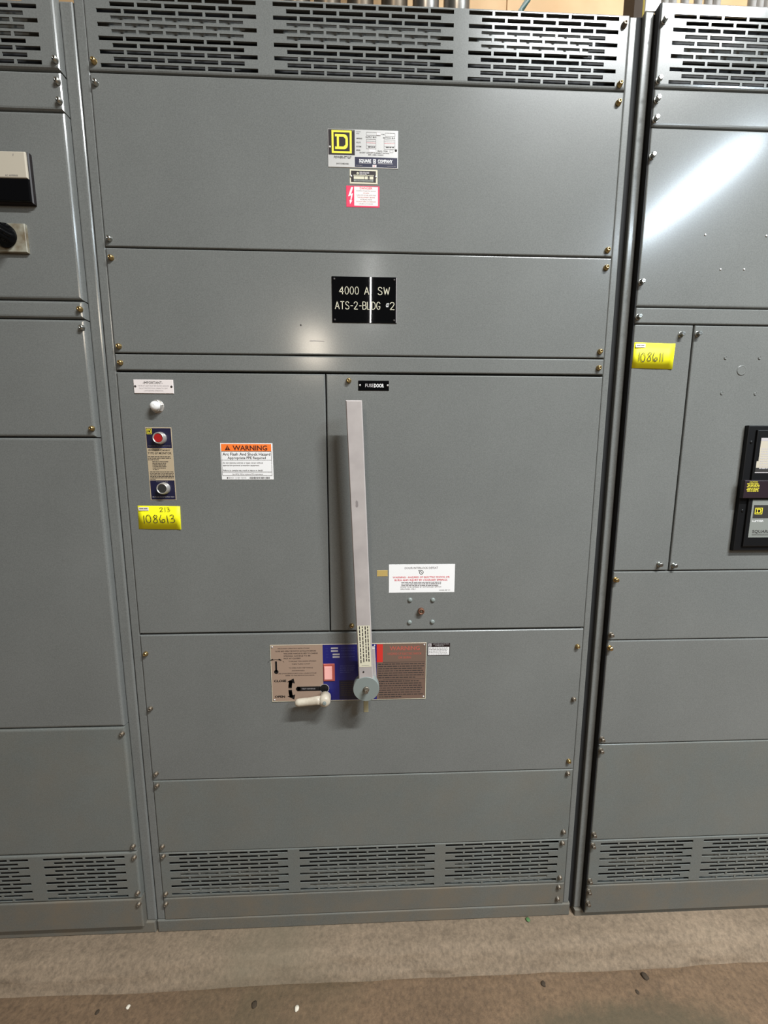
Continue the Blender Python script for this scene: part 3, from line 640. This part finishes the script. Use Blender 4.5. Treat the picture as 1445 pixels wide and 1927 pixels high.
def instruction():
    x0, x1, z0, z1 = -.2508, .1600, .7124, .8726; d1, d2 = -.1144, .0278
    o = plate('instruction_plate', C, x0, x1, z0, z1, Y1, .0012, M['tan'], 'wide tan and blue operating instruction plate behind the levers')
    P = Print(Y1 - .0012)
    P.rect(d1, d2, z0 + .001, z1 - .001, M['blue'], 0); P.rect(d2, x1 - .001, z0 + .001, z1 - .001, M['brown'], 0)
    P.frame(x0, x1, z0, z1, .0012, M['cream'], 1)
    # left: instructions
    P.text('MECHANISM OPERATING INSTRUCTIONS', -.1900, .8610, .0030, M['soot'], 1, w=.0820); P.text('CLOSE AND OPEN THE SWITCH AS FOLLOWS BEFORE', -.1850, .8535, .0032, M['soot'], 1, w=.1060, bold=.008)
    for i, t in list(enumerate(('THE LEVER HANDLE IS USED TO CHARGE', 'SPRINGS. HANDLE TO BE', 'NOT AT CLOSED'))): P.text(t, -.2165, .8465 - i * .0068, .0034, M['soot'], 1, 'L', w=(.089, .070, .044)[i], bold=.008)
    for i, t in enumerate(('TO RELEASE TURN HANDLE UPWARDS', 'THEN TURN A STOP', 'TO OPEN TURN TRIP HANDLE', 'DOWNWARDS')): P.text(t, -.2040 + (i % 2) * .008, .8250 - i * .0078 - (i > 1) * .003, .0030, M['soot'], 1, 'L', w=(.072, .048, .063, .033)[i])
    P.text('USE OF EXCESSIVE FORCE WILL CAUSE DAMAGE', -.1820, .7910, .0030, M['soot'], 1, w=.1000); P.text('REFER TO THE INSTRUCTION BOOK', -.1750, .7850, .0028, M['soot'], 1, w=.0760)
    P.text('CLOSE', -.2280, .7690, .0058, M['black'], 1, w=.0320, bold=.035); P.text('OPEN', -.2300, .7238, .0058, M['black'], 1, w=.0270, bold=.035)
    P.stroke([(-.2372, .7985), (-.2370, .8262)], .0050, M['black'], 1); P.disc(-.2372, .7975, .0058, M['black'], 1)
    P.stroke([(-.2372 + .0335 * math.sin(t), .7985 + .0335 * math.cos(t)) for t in (-.42, -.2, .0, .2, .42)], .0014, M['black'], 1)
    for sg in (-1, 1): P.poly([(-.2372 + sg * .0165, .8302), (-.2372 + sg * .0062, .8318), (-.2372 + sg * .0082, .8348)], M['black'], 1); P.stroke([(-.2372 + sg * .0185, .8272), (-.2372 + sg * .0205, .8245)], .0012, M['soot'], 1)
    cx, cz, R = -.1120, .7480, .0905
    for a0, a1 in ((.045, .24), (-.24, -.045)):
        P.stroke([(cx - R * math.cos(a0 + (a1 - a0) * t / 5), cz + R * math.sin(a0 + (a1 - a0) * t / 5)) for t in range(6)], .0092, M['black'], 1)
    for sg in (1, -1):
        P.poly([(-.2100, cz + sg * .0205), (-.1895, cz + sg * .0160), (-.1925, cz + sg * .0300)], M['black'], 1)
    # printed outline of the trip handle
    P.stroke([(cx - .0690, cz), (cx, cz)], .0125, M['black'], 2); P.disc(cx - .0690, cz, .00625, M['black'], 2)
    P.disc(cx, cz, .0128, M['palegrey'], 2, 24); P.disc(cx, cz, .0116, M['black'], 3, 24); P.text('TRIP HANDLE', cx - .042, cz - .0016, .0032, M['palegrey'], 3, w=.036)
    # middle: rating data
    for i, (xa, z) in enumerate(((-.0925, .8610), (-.0925, .8535), (-.0885, .8440), (-.0885, .8365))):
        P.rect(xa, xa + .0185, z - .0022, z + .0022, M['palegrey'], 1); P.text(('SPEC', 'TYPE', 'AMPS', 'VOLT')[i], -.1065, z - .0012, .0024, M['midblue'], 1, 'L'); P.lines(-.066, -.026, z + .001, 1, .003, .0016, M['midblue'], 1, 30 + i, .9)
    P.lines(-.070, -.030, .8120, 4, .0060, .0020, M['midblue'], 1, 40, .7); P.rect(-.072, d2 - .018, .7155, .7700, M['navy'], 1); P.lines(-.068, -.026, .7650, 7, .0060, .0022, M['soot'], 2, 41, .7)
    # right: warning block
    P.rect(.0278, .0440, .8195, .8702, M['red'], 1); P.text('WARNING', .1020, .8530, .0110, M['softred'], 1, w=.0800, bold=.02)
    P.text('HAZARD OF ELECTRIC SHOCK', .1020, .8400, .0060, M['softred'], 1, w=.0900, bold=.01); P.text('OR BURN', .1020, .8290, .0060, M['softred'], 1, w=.0340, bold=.01)
    P.rect(.0440, x1 - .003, .8185, .8195, M['soot'], 1); P.rect(.0440, x1 - .003, .7695, .7704, M['soot'], 1)
    P.lines(.0320, .1560, .8150, 7, .0064, .0024, M['soot'], 1, 51, .8, .04); P.lines(.0340, .1540, .7660, 8, .0064, .0024, M['soot'], 1, 52, .5, .08)
    P.build(o)
    for x, z in ((x0 + .005, z1 - .006), (d2 - .006, z1 - .006), (x1 - .006, z1 - .006), (x0 + .006, z0 + .005), (x1 - .006, z0 + .006)): bolt('dull' if 0 else 'rivet', x, z, Y1 - .0012, o, 'rivet')
    # indicator window
    b = MB(); b.sheet(-.1135, -.0835, .7690, .8180, Y1 - .0032, .002, r=.001, seg=1); iw = b.build('indicator_window', M['softred'], C, 'small orange and pink charge indicator window')
    b = MB(); b.sheet(-.1110, -.0905, .7745, .8110, Y1 - .0046, .0014, r=.0006, seg=1); b.build('indicator_flag', M['pinklens'], iw)
    o = plate('rating_label', C, .1630, .2234, .8342, .8712, Y1, .0003, M['logo_black'], 'small black and white data sticker beside the instruction plate')
    P = Print(Y1 - .0003); P.rect(.1652, .2210, .8368, .8590, M['white'], 0); P.rect(.1648, .1735, .8606, .8694, M['palegrey'], 0); P.text('D', .1692, .8625, .0050, M['logo_black'], 1, bold=.02)
    P.text('SWITCHBOARD SECTION', .1990, .8664, .0024, M['palegrey'], 1, w=.0420, bold=.01); P.text('CATALOG NO.', .1950, .8620, .0024, M['palegrey'], 1, w=.0240, bold=.01)
    P.lines(.1665, .2190, .8575, 5, .0042, .0016, M['midgrey'], 1, 61, .95, .1); P.build(o)
instruction()

def trip_handle():
    x, z = -.1085, .7310
    b = MB(); b.lathe((x - .001, Y1, z + .002), [(0, .0085), (.012, .0085), (.020, .0075)], n=16, mi=1)
    b.lathe((x, Y1 - .008, z), [(0, .0110), (.003, .0150), (.022, .0158), (.026, .0150), (.031, .0110), (.033, .004)], n=20)
    t = b.build('trip_handle', [M['ivory'], M['black_plastic']], C, 'short ivory trip crank under the printed CLOSE and OPEN arrows')
    b = MB()
    P0 = [(x - .006, 0), (x - .020, -.0006), (x - .045, -.0035), (x - .066, -.0050), (x - .0735, -.0054), (x - .0765, -.0055)]
    b.tube([(px, Y1 - .027, z + dz) for px, dz in P0], .01, 14, radii=[.0115, .0108, .0100, .0102, .0090, .0050]); b.build('grip', M['ivory'], t)
    b = MB(); b.lathe((x + .001, Y1 - .0408, z + .001), [(0, .0052), (.003, .0050), (.0036, .003)], n=6, smooth=False); b.build('set_screw', M['hubgrey'], t)
trip_handle()
P = Print(YF)
P.disc(-.1495, 1.6655, .0022, M['soot'], 0, 8); P.stroke([(-.1290, 1.6302), (-.1180, 1.6306), (-.0960, 1.6300)], .0011, M['midgrey'], 0)
P.build(C, 'paint_scratches')['kind'] = 'stuff'

def lever():
    def sh(mb, y0, y1, top, bot, wd_t, wd_b, bev):
        """flat tapered bar between two centre points (x, z), bevelled front edges"""
        (xt, zt), (xb, zb) = top, bot
        F_ = [(xb - wd_b / 2 + bev, zb), (xb + wd_b / 2 - bev, zb), (xt + wd_t / 2 - bev, zt - bev), (xt - wd_t / 2 + bev, zt - bev)]
        S_ = [(xb - wd_b / 2, zb), (xb + wd_b / 2, zb), (xt + wd_t / 2, zt), (xt - wd_t / 2, zt)]
        v = [(p[0], y0, p[1]) for p in F_] + [(p[0], y0 + bev, p[1]) for p in S_] + [(p[0], y1, p[1]) for p in S_]
        f = [(0, 1, 2, 3)] + [((i + 1) % 4, i, i + 4, (i + 1) % 4 + 4) for i in range(4)] + [((i + 1) % 4 + 4, i + 4, i + 8, (i + 1) % 4 + 8) for i in range(4)] + [(11, 10, 9, 8)]
        mb.add(v, f)
    b = MB(); sh(b, -.065, -.051, (-.0245, 1.4862), (.0002, .800), .0372, .0366, .0022)
    h = b.build('operating_handle', M['alu'], C, 'long pale flat steel lever leaning slightly in front of the fuse door')
    b = MB(); b.lathe((.0002, -.046, .7822), [(0, .0325), (.0185, .0330), (.020, .0318)], n=40); b.build('hub_disc', M['hubgrey'], h, 'round grey hub at the foot of the lever')
    b = MB(); sh(b, -.0455, -.034, (.0062, .880), (.0040, .775), .0330, .0480, .001); b.build('backing_arm', M['alu'], h)
    b = MB(); b.lathe((.0012, -.003, .7822), [(0, .020), (.032, .020), (.034, .015)], n=24); b.build('pivot_shaft', M['black_plastic'], h)
    b = MB(); b.lathe((.0005, -.066, .7822), [(0, .0075), (.0035, .0075), (.0036, .0058)], n=14); b.lathe((.0005, -.066, .7822), [(.003, .0056), (.0125, .0056), (.0135, .0046)], n=6, smooth=False, rot=.2); b.build('pivot_bolt', M['dullzinc'], h)
    b = MB(); b.sheet(-.0072, .0056, .7010, .7700, -.040, .012, r=.001, seg=1); b.build('stop_lug', M['brassbar'], h)
    P = Print(-.065 - .0003); 
    def L2(u, v): # position on the bar: u across, v up
        return (-.0245 + (1.4862 - v) / (1.4862 - .8) * .0247 + u, v)
    P.poly([L2(-.0155, .8420), L2(.0150, .8420), L2(.0150, .9500), L2(-.0155, .9500)], M['cream'], 0)
    rnd = random.Random(9)
    for u in (-.0105, -.0035, .0035, .0095):
        v = .9480
        while v > .853 + abs(u) * .6:
            l = rnd.uniform(.004, .012); P.poly([L2(u - .0012, v - l), L2(u + .0014, v - l), L2(u + .0014, v), L2(u - .0012, v)], M['soot'], 1); v -= l + .0022
    P.rect(L2(-.009, .846)[0], L2(.010, .846)[0], .8455, .8465, M['midgrey'], 1)
    P.build(h, 'instruction_sticker', 'narrow cream sticker with vertical print on the lever')
    P = Print(-.065); P.poly([L2(-.0035 + .0030 * math.cos(t * PI / 5) * (1 + .3 * math.sin(t * 2.3)), 1.2500 + .0085 * math.sin(t * PI / 5)) for t in range(10)], M['handsmear'], 0); P.build(h, 'smear', 'dark smear on the lever')
    b = MB(); b.lathe((-.0060, -.0653, .8285), [(0, .0022), (.0008, .0018)], n=10); b.build('pin_hole', M['black'], h)
lever()

def sticky_tag(x0, x1, z0, z1, yf, num, extra, label, seed):
    b = MB(); n = 8; sk = -.0018
    for i in range(n + 1):
        t = i / n; x = x0 + (x1 - x0) * t; lift = .0006 + .0008 * math.sin(t * PI) + (.0016 if i == n else 0)
        b.v += [(x, yf - lift, z0 - .0018 * t), (x + sk * -.9, yf - lift, z1 - .0018 * t)]
    for i in range(n): b.f.append([2 * i, 2 * i + 2, 2 * i + 3, 2 * i + 1]); b.m.append(0); b.sm.append(True)
    m = len(b.v); b.v += [(p[0], yf - .0001, p[2]) for p in b.v[:m]]
    for i in range(n): b.f += [[m + 2 * i, m + 2 * i + 1, m + 2 * i + 3, m + 2 * i + 2], [2 * i, m + 2 * i, m + 2 * i + 2, 2 * i + 2], [2 * i + 1, 2 * i + 3, m + 2 * i + 3, m + 2 * i + 1]]; b.m += [0] * 3; b.sm += [False] * 3
    b.f += [[0, 1, m + 1, m], [2 * n, m + 2 * n, m + 2 * n + 1, 2 * n + 1]]; b.m += [0, 0]; b.sm += [False] * 2
    o = b.build('sticky_tag', M['tagyellow']); tag(o, label, 'tag', 'handwritten yellow tags')
    P = Print(yf - .0023); W = x1 - x0; H = z1 - z0
    P.strokes(num, x0 + W * .13, x0 + W * (.88 if extra else .74), z0 + H * .26, z0 + H * .60, .0014, M['soot'], 1, .22, .06, seed)
    if extra: P.strokes(extra, x0 + W * .54, x0 + W * .78, z0 + H * .76, z0 + H * .93, .0011, M['soot'], 1, .3, .03, 3)
    P.rect(x0 + W * .04, x0 + W * .28, z0 + H * .80, z0 + H * .94, M['offwhite'], 0); P.lines(x0 + W * .06, x0 + W * .25, z0 + H * .90, 1, .003, .0022, M['midgrey'], 1, 5, 1)
    P.build(o)
sticky_tag(-.5604, -.4582, 1.1822, 1.2400, Y1, '108613', '2|3', 'yellow tag handwritten 108613 below the push buttons', 1)

# ---- left section
Lc = empty('switchboard_cabinet', (-1.07, .4, 0), 'grey cabinet cut off at the left edge of the photo, with a meter', 'electrical cabinet')
LX0, LX1, LY = -1.5185, -.6345, -.016
enclosure(Lc, -1.5270, -.6075, 2.3000, 0.0, -1.5190, -.6355, .0026)
post(Lc, -1.5270, -1.5195, .036, 2.3020); post(Lc, -.6350, -.6070, .036, 2.3020, r=.005)
LB = -.6405
rows = slot_rows([(-1.3975, 4), (-1.1560, 4), (-.8880, 4)], 2.2980, 11, .0125, .0079)
panel(Lc, 'vent_panel', LX0, LX1, 2.1615, 2.3060, LY, rows=rows, r=.006, rz0=.007, bolts=[('zinc', LB, 2.1772)])
panel(Lc, 'filler_strip', LX0, LX1, 2.0837 + g, 2.1575, LY, r=.006, bolts=[('zinc', LB, 2.1378), ('zinc', LB, 2.1016)])
panel(Lc, 'meter_door', LX0, LX1, 1.7075 + g, 2.0837 - g, LY, r=.006)
panel(Lc, 'filler_strip', LX0, LX1, 1.6678 + g, 1.7075 - g, LY, r=.006, bolts=[('brass', LB, 1.6882)])
panel(Lc, 'cover_panel', LX0, LX1, 1.4041 + g, 1.6678 - g, LY, r=.006, bolts=[('zinc', LB, 1.6486), ('brass', LB, 1.4247)])
panel(Lc, 'cover_panel', LX0, LX1, .6580 + g, 1.4041 - g, LY, r=.006)
panel(Lc, 'cover_panel', LX0, LX1, .2817 + g, .6580 - g, LY, m='paint_low', r=.006, bolts=[('dull', LB, .6396), ('dull', LB, .3019)])
rows = slot_rows([(-1.4000, 4), (-1.1440, 4), (-.8868, 4)], .2665, 11, .0125, .0079)
panel(Lc, 'vent_panel', LX0, LX1, .1308 + g, .2817 - g, LY, m='paint_low', rows=rows, r=.005, bolts=[('dull', LB, .2669), ('dull', LB, .1527)])
panel(Lc, 'kick_plate', LX0, LX1, .0370, .1308 - g, LY, m='paint_kick', r=.004, bolts=[('dull', LB, .1162)])
b = MB(); b.sheet(-1.5270, -.6100, 0, .0355, -.004, .05, r=.003); b.build('base_rail', M['paint_kick'], Lc)
b = MB(); b.box(LX0 + .01, -.66, -.006, -.0035, 2.2300, 2.2700); b.build('inner_flange', M['paint'], Lc)
# meter
b = MB(); b.sheet(-.8300, -.7106, 1.8985, 1.9980, LY - .009, .009, r=.002, seg=1); mt = b.build('panel_meter', M['bezel'], Lc, 'square panel meter with white dial and black lower half')
b = MB(); b.sheet(-.8270, -.7140, 1.9450, 1.9960, LY - .0135, .006, r=.002, seg=2); dl = b.build('dial', M['warmwhite'], mt)
b = MB(); b.sheet(-.8270, -.7135, 1.9005, 1.9448, LY - .0130, .006, r=.002, seg=2); b.build('lower_cover', M['gloss_black'], mt)
P = Print(LY - .0135); P.text('AC AMPERES', -.7460, 1.9480, .0030, M['midgrey'], 1, w=.026); P.stroke([(-.7385, 1.9870), (-.7375, 1.9905)], .001, M['midgrey'], 1); P.build(mt, 'dial_print')['kind'] = 'stuff'
# selector switch
b = MB(); b.sheet(-.8080, -.7368, 1.8020, 1.8600, LY - .007, .007, r=.001, seg=1); sw = b.build('selector_switch', M['agedplate'], Lc, 'black fluted selector knob on a stained square plate')
b = MB(); k = 24; kc = (-.7790, LY - .007, 1.8340)
prof = [(0, .0240), (.006, .0245), (.012, .0200), (.030, .0190), (.034, .0165)]
b.lathe(kc, prof, n=48)
nv = len(b.v)
for i in range(2, 5):
    for j in range(48):
        if j % 4 < 2:
            v = b.v[i * 48 + j]; b.v[i * 48 + j] = (kc[0] + (v[0] - kc[0]) * .88, v[1], kc[2] + (v[2] - kc[2]) * .88)
b.build('knob', M['gloss_black'], sw)
b = MB(); b.sheet(kc[0] - .0165, kc[0] + .0165, kc[2] - .0035, kc[2] + .0035, kc[1] - .045, .014, r=.002, seg=1); b.build('pointer', M['black_plastic'], sw)

# ---- right section
Rc = empty('switchboard_cabinet', (1.15, .4, -.004), 'grey cabinet cut off at the right edge of the photo, with a black breaker', 'electrical cabinet')
RX0, RX1, RY = .6436, 1.6700, -.016
enclosure(Rc, .6200, 1.6900, 2.3270, -.004, .6400, 1.6715, .0026)
post(Rc, .6195, .6395, .020, 2.3290); post(Rc, 1.6720, 1.6900, .020, 2.3290)
RB = .6500
rows = slot_rows([(.6735, 5), (.9815, 7), (1.4020, 4)], 2.3055, 11, .0125, .0079)
panel(Rc, 'vent_panel', RX0, RX1, 2.1705, 2.3320, RY, rows=rows, r=.003, rz0=.007, bolts=[('hex', RB + .001, 2.2955), ('hex', RB, 2.1822)])
panel(Rc, 'filler_strip', RX0, RX1, 2.0940, 2.1665, RY, rz0=.006, bolts=[('hex', RB, 2.1443), ('hex', RB, 2.1059)])
up_ = panel(Rc, 'cover_panel', RX0, RX1, 1.7145, 2.0905, RY, rz0=.005, bolts=[('hex', RB, 2.0321), ('hex', RB, 1.7674)])
panel(Rc, 'filler_strip', RX0, RX1, 1.6762, 1.7118, RY, bolts=[('hex', RB, 1.6900)])
panel(Rc, 'door', RX0, .7885, 1.0664 + g, 1.6736, RY, bolts=[('hex', .7590, 1.6521), ('hex', .7625, 1.0844)], label='narrow door strip carrying the yellow tag')
bd = panel(Rc, 'door', .7920, RX1, 1.0664 + g, 1.6736, RY, bolts=[('hex', .7962 + .004, 1.6537), ('hex', .7985 + .003, 1.0812)], label='breaker door')
panel(Rc, 'cover_panel', RX0, RX1, .8762 + g, 1.0664 - g, RY, bolts=[('hexb', RB, 1.0443), ('hexr', RB, .8931)])
panel(Rc, 'cover_panel', RX0, RX1, .5720 + g, .8762 - g, RY, bolts=[('hexb', RB, .8559), ('hexr', RB, .5892)])
panel(Rc, 'cover_panel', RX0, RX1, .2675 + g, .5720 - g, RY, m='paint_low', bolts=[('hexr', RB, .5538), ('hexr', RB, .2893)])
rows = slot_rows([(.6738, 5), (.9805, 7), (1.3980, 4)], .2535, 11, .0125, .0079)
panel(Rc, 'vent_panel', RX0, RX1, .1165 + g, .2675 - g, RY, m='paint_low', rows=rows, bolts=[('hexr', RB, .2528), ('hexr', RB, .1341)])
panel(Rc, 'kick_plate', RX0, RX1, .0205, .1165 - g, RY, m='paint_kick', bolts=[('hexr', RB, .0979), ('hexr', RB, .0579)])
b = MB(); b.sheet(.6190, 1.6900, -.004, .0195, -.006, .05, r=.003); b.build('base_rail', M['paint_kick'], Rc)
b = MB(); b.box(RX0 + .01, 1.64, -.006, -.0035, 2.228, 2.262); b.build('inner_flange', M['paint'], Rc)
b = MB(); b.box(RX0 + .012, 1.64, -.006, -.0035, .168, .196); b.build('inner_flange', M['paint_kick'], Rc)
b = MB(); b.box(.6410, .6433, RY + .0012, .0010, .022, 2.3300); b.build('edge_shade_strip', M['dark_gap'], Rc)  # black strip paints the shade on the panels' left side face
b = MB(); b.box(.6052, .6190, .0100, .0140, .012, 2.3260); b.build('gap_shade_strip', M['dark_gap'], Rc)  # black strip paints the shade inside the open gap between sections
b = MB(); b.sheet(.6188, .6530, 2.3292, 2.4700, .0005, .004, r=.001, seg=1); b.build('lifting_bracket', M['whitemetal'], Rc, 'pale upright bracket on the cabinet top corner')
for x, z in ((.7938, 1.8729), (.9414, 1.8737), (.8394, 1.7989), (.8970, 1.8000), (.9870, 1.7995)): bolt('rivet', x, z, RY, Rc, 'small_screw')
for x, z, r in ((.8767, 1.5996, .0040), (.9625, 1.6005, .0040), (.8777, 1.5163, .0040), (.9633, 1.5157, .0040), (.9210, 1.5708, .0125)):
    b = MB(); b.lathe((x, RY, z), [(0, r), (.0006, r * .97), (.0012, r * .88), (.0012, r * .8), (.0007, r * .7)], n=20); b.build('hole_plug', M['paint'], Rc)
sticky_tag(.6450, .7450, 1.5735, 1.6325, RY, '108611', None, 'yellow tag handwritten 108611 on the right-hand cabinet', 2)
# breaker
b = MB(); b.sheet(.9476, 1.2900, 1.1215, 1.4385, RY - .010, .010, r=.002, seg=2); br = b.build('circuit_breaker', M['black_plastic'], Rc, 'large black moulded circuit breaker, partly outside the photo')
b = MB(); b.sheet(.9680, 1.2700, 1.1330, 1.4270, RY - .0145, .005, r=.002, seg=2); b.build('front_cover', M['black_plastic'], br)
YB = RY - .0145
P = Print(YB)
P.poly([(.9745, 1.3342), (1.2400, 1.3342), (1.2400, 1.4077), (.9790, 1.4077), (.9790, 1.3505), (.9745, 1.3505)], M['warmwhite'], 0); P.rect(.9790, 1.24, 1.4005, 1.4077, M['palegrey'], 1); P.lines(.983, 1.22, 1.3820, 9, .0060, .0022, M['palegrey'], 1, 71, .7, .3)
P.rect(.9738, 1.2400, 1.3232, 1.3342, M['brkdark'], 0); P.rect(.9730, 1.2400, 1.3215, 1.3232, M['palegrey'], 1)
P.rect(.9780, 1.2400, 1.1570, 1.2538, M['brkgrey'], 0); P.rect(.9830, 1.2400, 1.2068, 1.2405, M['brkdark'], 1); logo(P, .9870, 1.0068, 1.2172, 1.2335, M['logo_yellow'], M['logo_black'], 2)
P.text('I-LIMITER', .9830, 1.1975, .0046, M['white'], 1, 'L', w=.0300, bold=.02); P.text('SQUARE D COMPANY', .9870, 1.1690, .0072, M['brkdark'], 1, 'L', w=.1250, bold=.02); P.rect(.9870, 1.2300, 1.1650, 1.1660, M['brkdark'], 1); P.rect(.9870, 1.2300, 1.1618, 1.1624, M['brkdark'], 1)
P.build(br, 'front_labels')
b = MB(); b.sheet(.9460, 1.2600, 1.2580, 1.3035, RY - .0200, .010, r=.002, seg=2); b.build('handle_block', M['plum'], br)
P = Print(RY - .0200)
P.text('CAUTION', .9680, 1.2975, .0036, M['caution'], 1, w=.0210, bold=.01)
for i in range(6): P.lines(.9520 + (i % 2) * .002, .9860, 1.2955 - i * .0036, 1, .004, .0020, M['caution'], 1, 80 + i, .95)
P.build(br, 'caution_label')
for z in (1.3975, 1.2255):
    b = MB(); b.lathe((.9590, RY - .010, z), [(0, .0036), (.0012, .0033), (.0014, .002)], n=12); b.build('cover_screw', M['black_plastic'], br)

# ------------------------------------------------------------------ things above and behind the cabinets
for i, (x, y, dz) in enumerate(((-.2270, .55, 0), (-.1253, .55, 0), (-.0152, .55, 0), (.0992, .55, 0), (.2053, .55, 0), (.3103, .55, 0))):
    b = MB(); b.tube([(x, y, 2.3150), (x, y, 4.2)], .0445, 24); o = b.build('conduit', M['galv'] if i in (4, 5) else M['agedgalv'])
    tag(o, ('thick brownish conduit leftmost in view above the middle vent', 'thick brownish conduit, second in view from the left above the vent', 'thick brownish conduit, third in view from the left above the vent',
            'thick brownish conduit, fourth in view from the left above the vent', 'thick shiny conduit, fifth in view, left of the one beside the plywood', 'thick shiny conduit next to the pale plywood, rightmost of the thick row')[i], 'conduit', 'thick conduits')
    b = MB(); b.lathe((x, y, 2.3155), [(0, .0495), (.018, .0495), (.020, .0465)], axis='z', n=20); b.build('lock_nut', M['galv'], o)
words_ = ['leftmost of the thin conduits, next to the white bracket', 'thin bright conduit, second from the white bracket', 'thin bright conduit, third from the white bracket', 'thin bright conduit, fourth from the white bracket',
          'thin bright conduit, left one of the close pair', 'thin bright conduit, right one of the close pair, beside bare plywood', 'thin conduit right of the bare plywood gap', 'thin conduit, middle of the last three at right', 'thin conduit cut by the right edge of the photo']
for i, x in enumerate((.8617, .8851, .9212, .9605, .9905, 1.0149, 1.121, 1.1430, 1.1660)):
    b = MB(); b.tube([(x, .3, 2.3265), (x, .3, 4.2)], .0106, 16); o = b.build('thin_conduit', M['brightgalv']); tag(o, words_[i], 'conduit', 'thin conduits on the right cabinet')
    b = MB(); b.lathe((x, .3, 2.3270), [(0, .0118), (.02, .0118), (.021, .011)], axis='z', n=12); b.build('connector', M['galv'], o)
b = MB(); b.box(.8590, .8862, .44, .50, 2.3275, 4.2); tag(b.build('dark_post', M['darkwood']), 'dark upright post between plywood and yellow pipe', 'post')
b = MB(); b.tube([(.8935, .452, 2.3265), (.8935, .452, 4.2)], .0065, 12); tag(b.build('yellow_pipe', M['yellowpipe']), 'slim yellow pipe beside the dark post', 'pipe')
b = MB(); b.tube([(.414, .22, 2.3210), (.425, .25, 2.40), (.434, .28, 2.52), (.444, .3, 2.618), (.464, .3, 2.647), (.50, .3, 2.72), (.60, .3, 2.95), (.63, .3, 4.1)], .0075, 10); tag(b.build('cable', M['tealcable']), 'dark teal cable slanting up in front of the plywood', 'cable')

# ------------------------------------------------------------------ scraps on the floor
def lump(name, loc, r, m, label, cat, seed, flat=.6):
    b = MB(); bm = bmesh.new(); bmesh.ops.create_icosphere(bm, subdivisions=2, radius=r)
    for v in bm.verts: v.co *= 1 + .35 * noise.noise(v.co / r * 1.3 + Vector((seed, 0, 0))); v.co.z *= flat
    lo = min(v.co.z for v in bm.verts)
    b.add([(v.co.x + loc[0], v.co.y + loc[1], v.co.z - lo + loc[2]) for v in bm.verts], [[v.index for v in f.verts] for f in bm.faces], 0, True); bm.free()
    return tag(b.build(name, M[m]), label, cat)
lump('pebble', (-.181, -.150, -.0455), .0060, 'pebble', 'white pebble on the brown floor, left of centre', 'pebble', 1)
lump('concrete_chip', (-.615, -.131, -.045), .0050, 'pebble', 'small pale chip at the foot of the pad, far left', 'chip', 5, .4)
lump('leaf_scrap', (.475, -.012, .0005), .006, 'leaf', 'tiny green scrap on the pad below the right corner', 'scrap', 8, .25)
for i, (x, y, r, lb) in enumerate(((-.292, -.139, .009, 'dark crumb of dirt left of the white pebble'), (.757, -.121, .011, 'largest dark crumb at the pad foot, lower right'), (.473, -.125, .008, 'dark crumb at the pad foot below the right cabinet gap'), (-.688, -.137, .006, 'dark crumb at the far left pad foot'), (.715, -.150, .006, 'small dark crumb in the stain at lower right'))):
    lump('dirt_crumb', (x, y, -.046), r * .8, 'dirt', lb, 'dirt', 20 + i, .35)
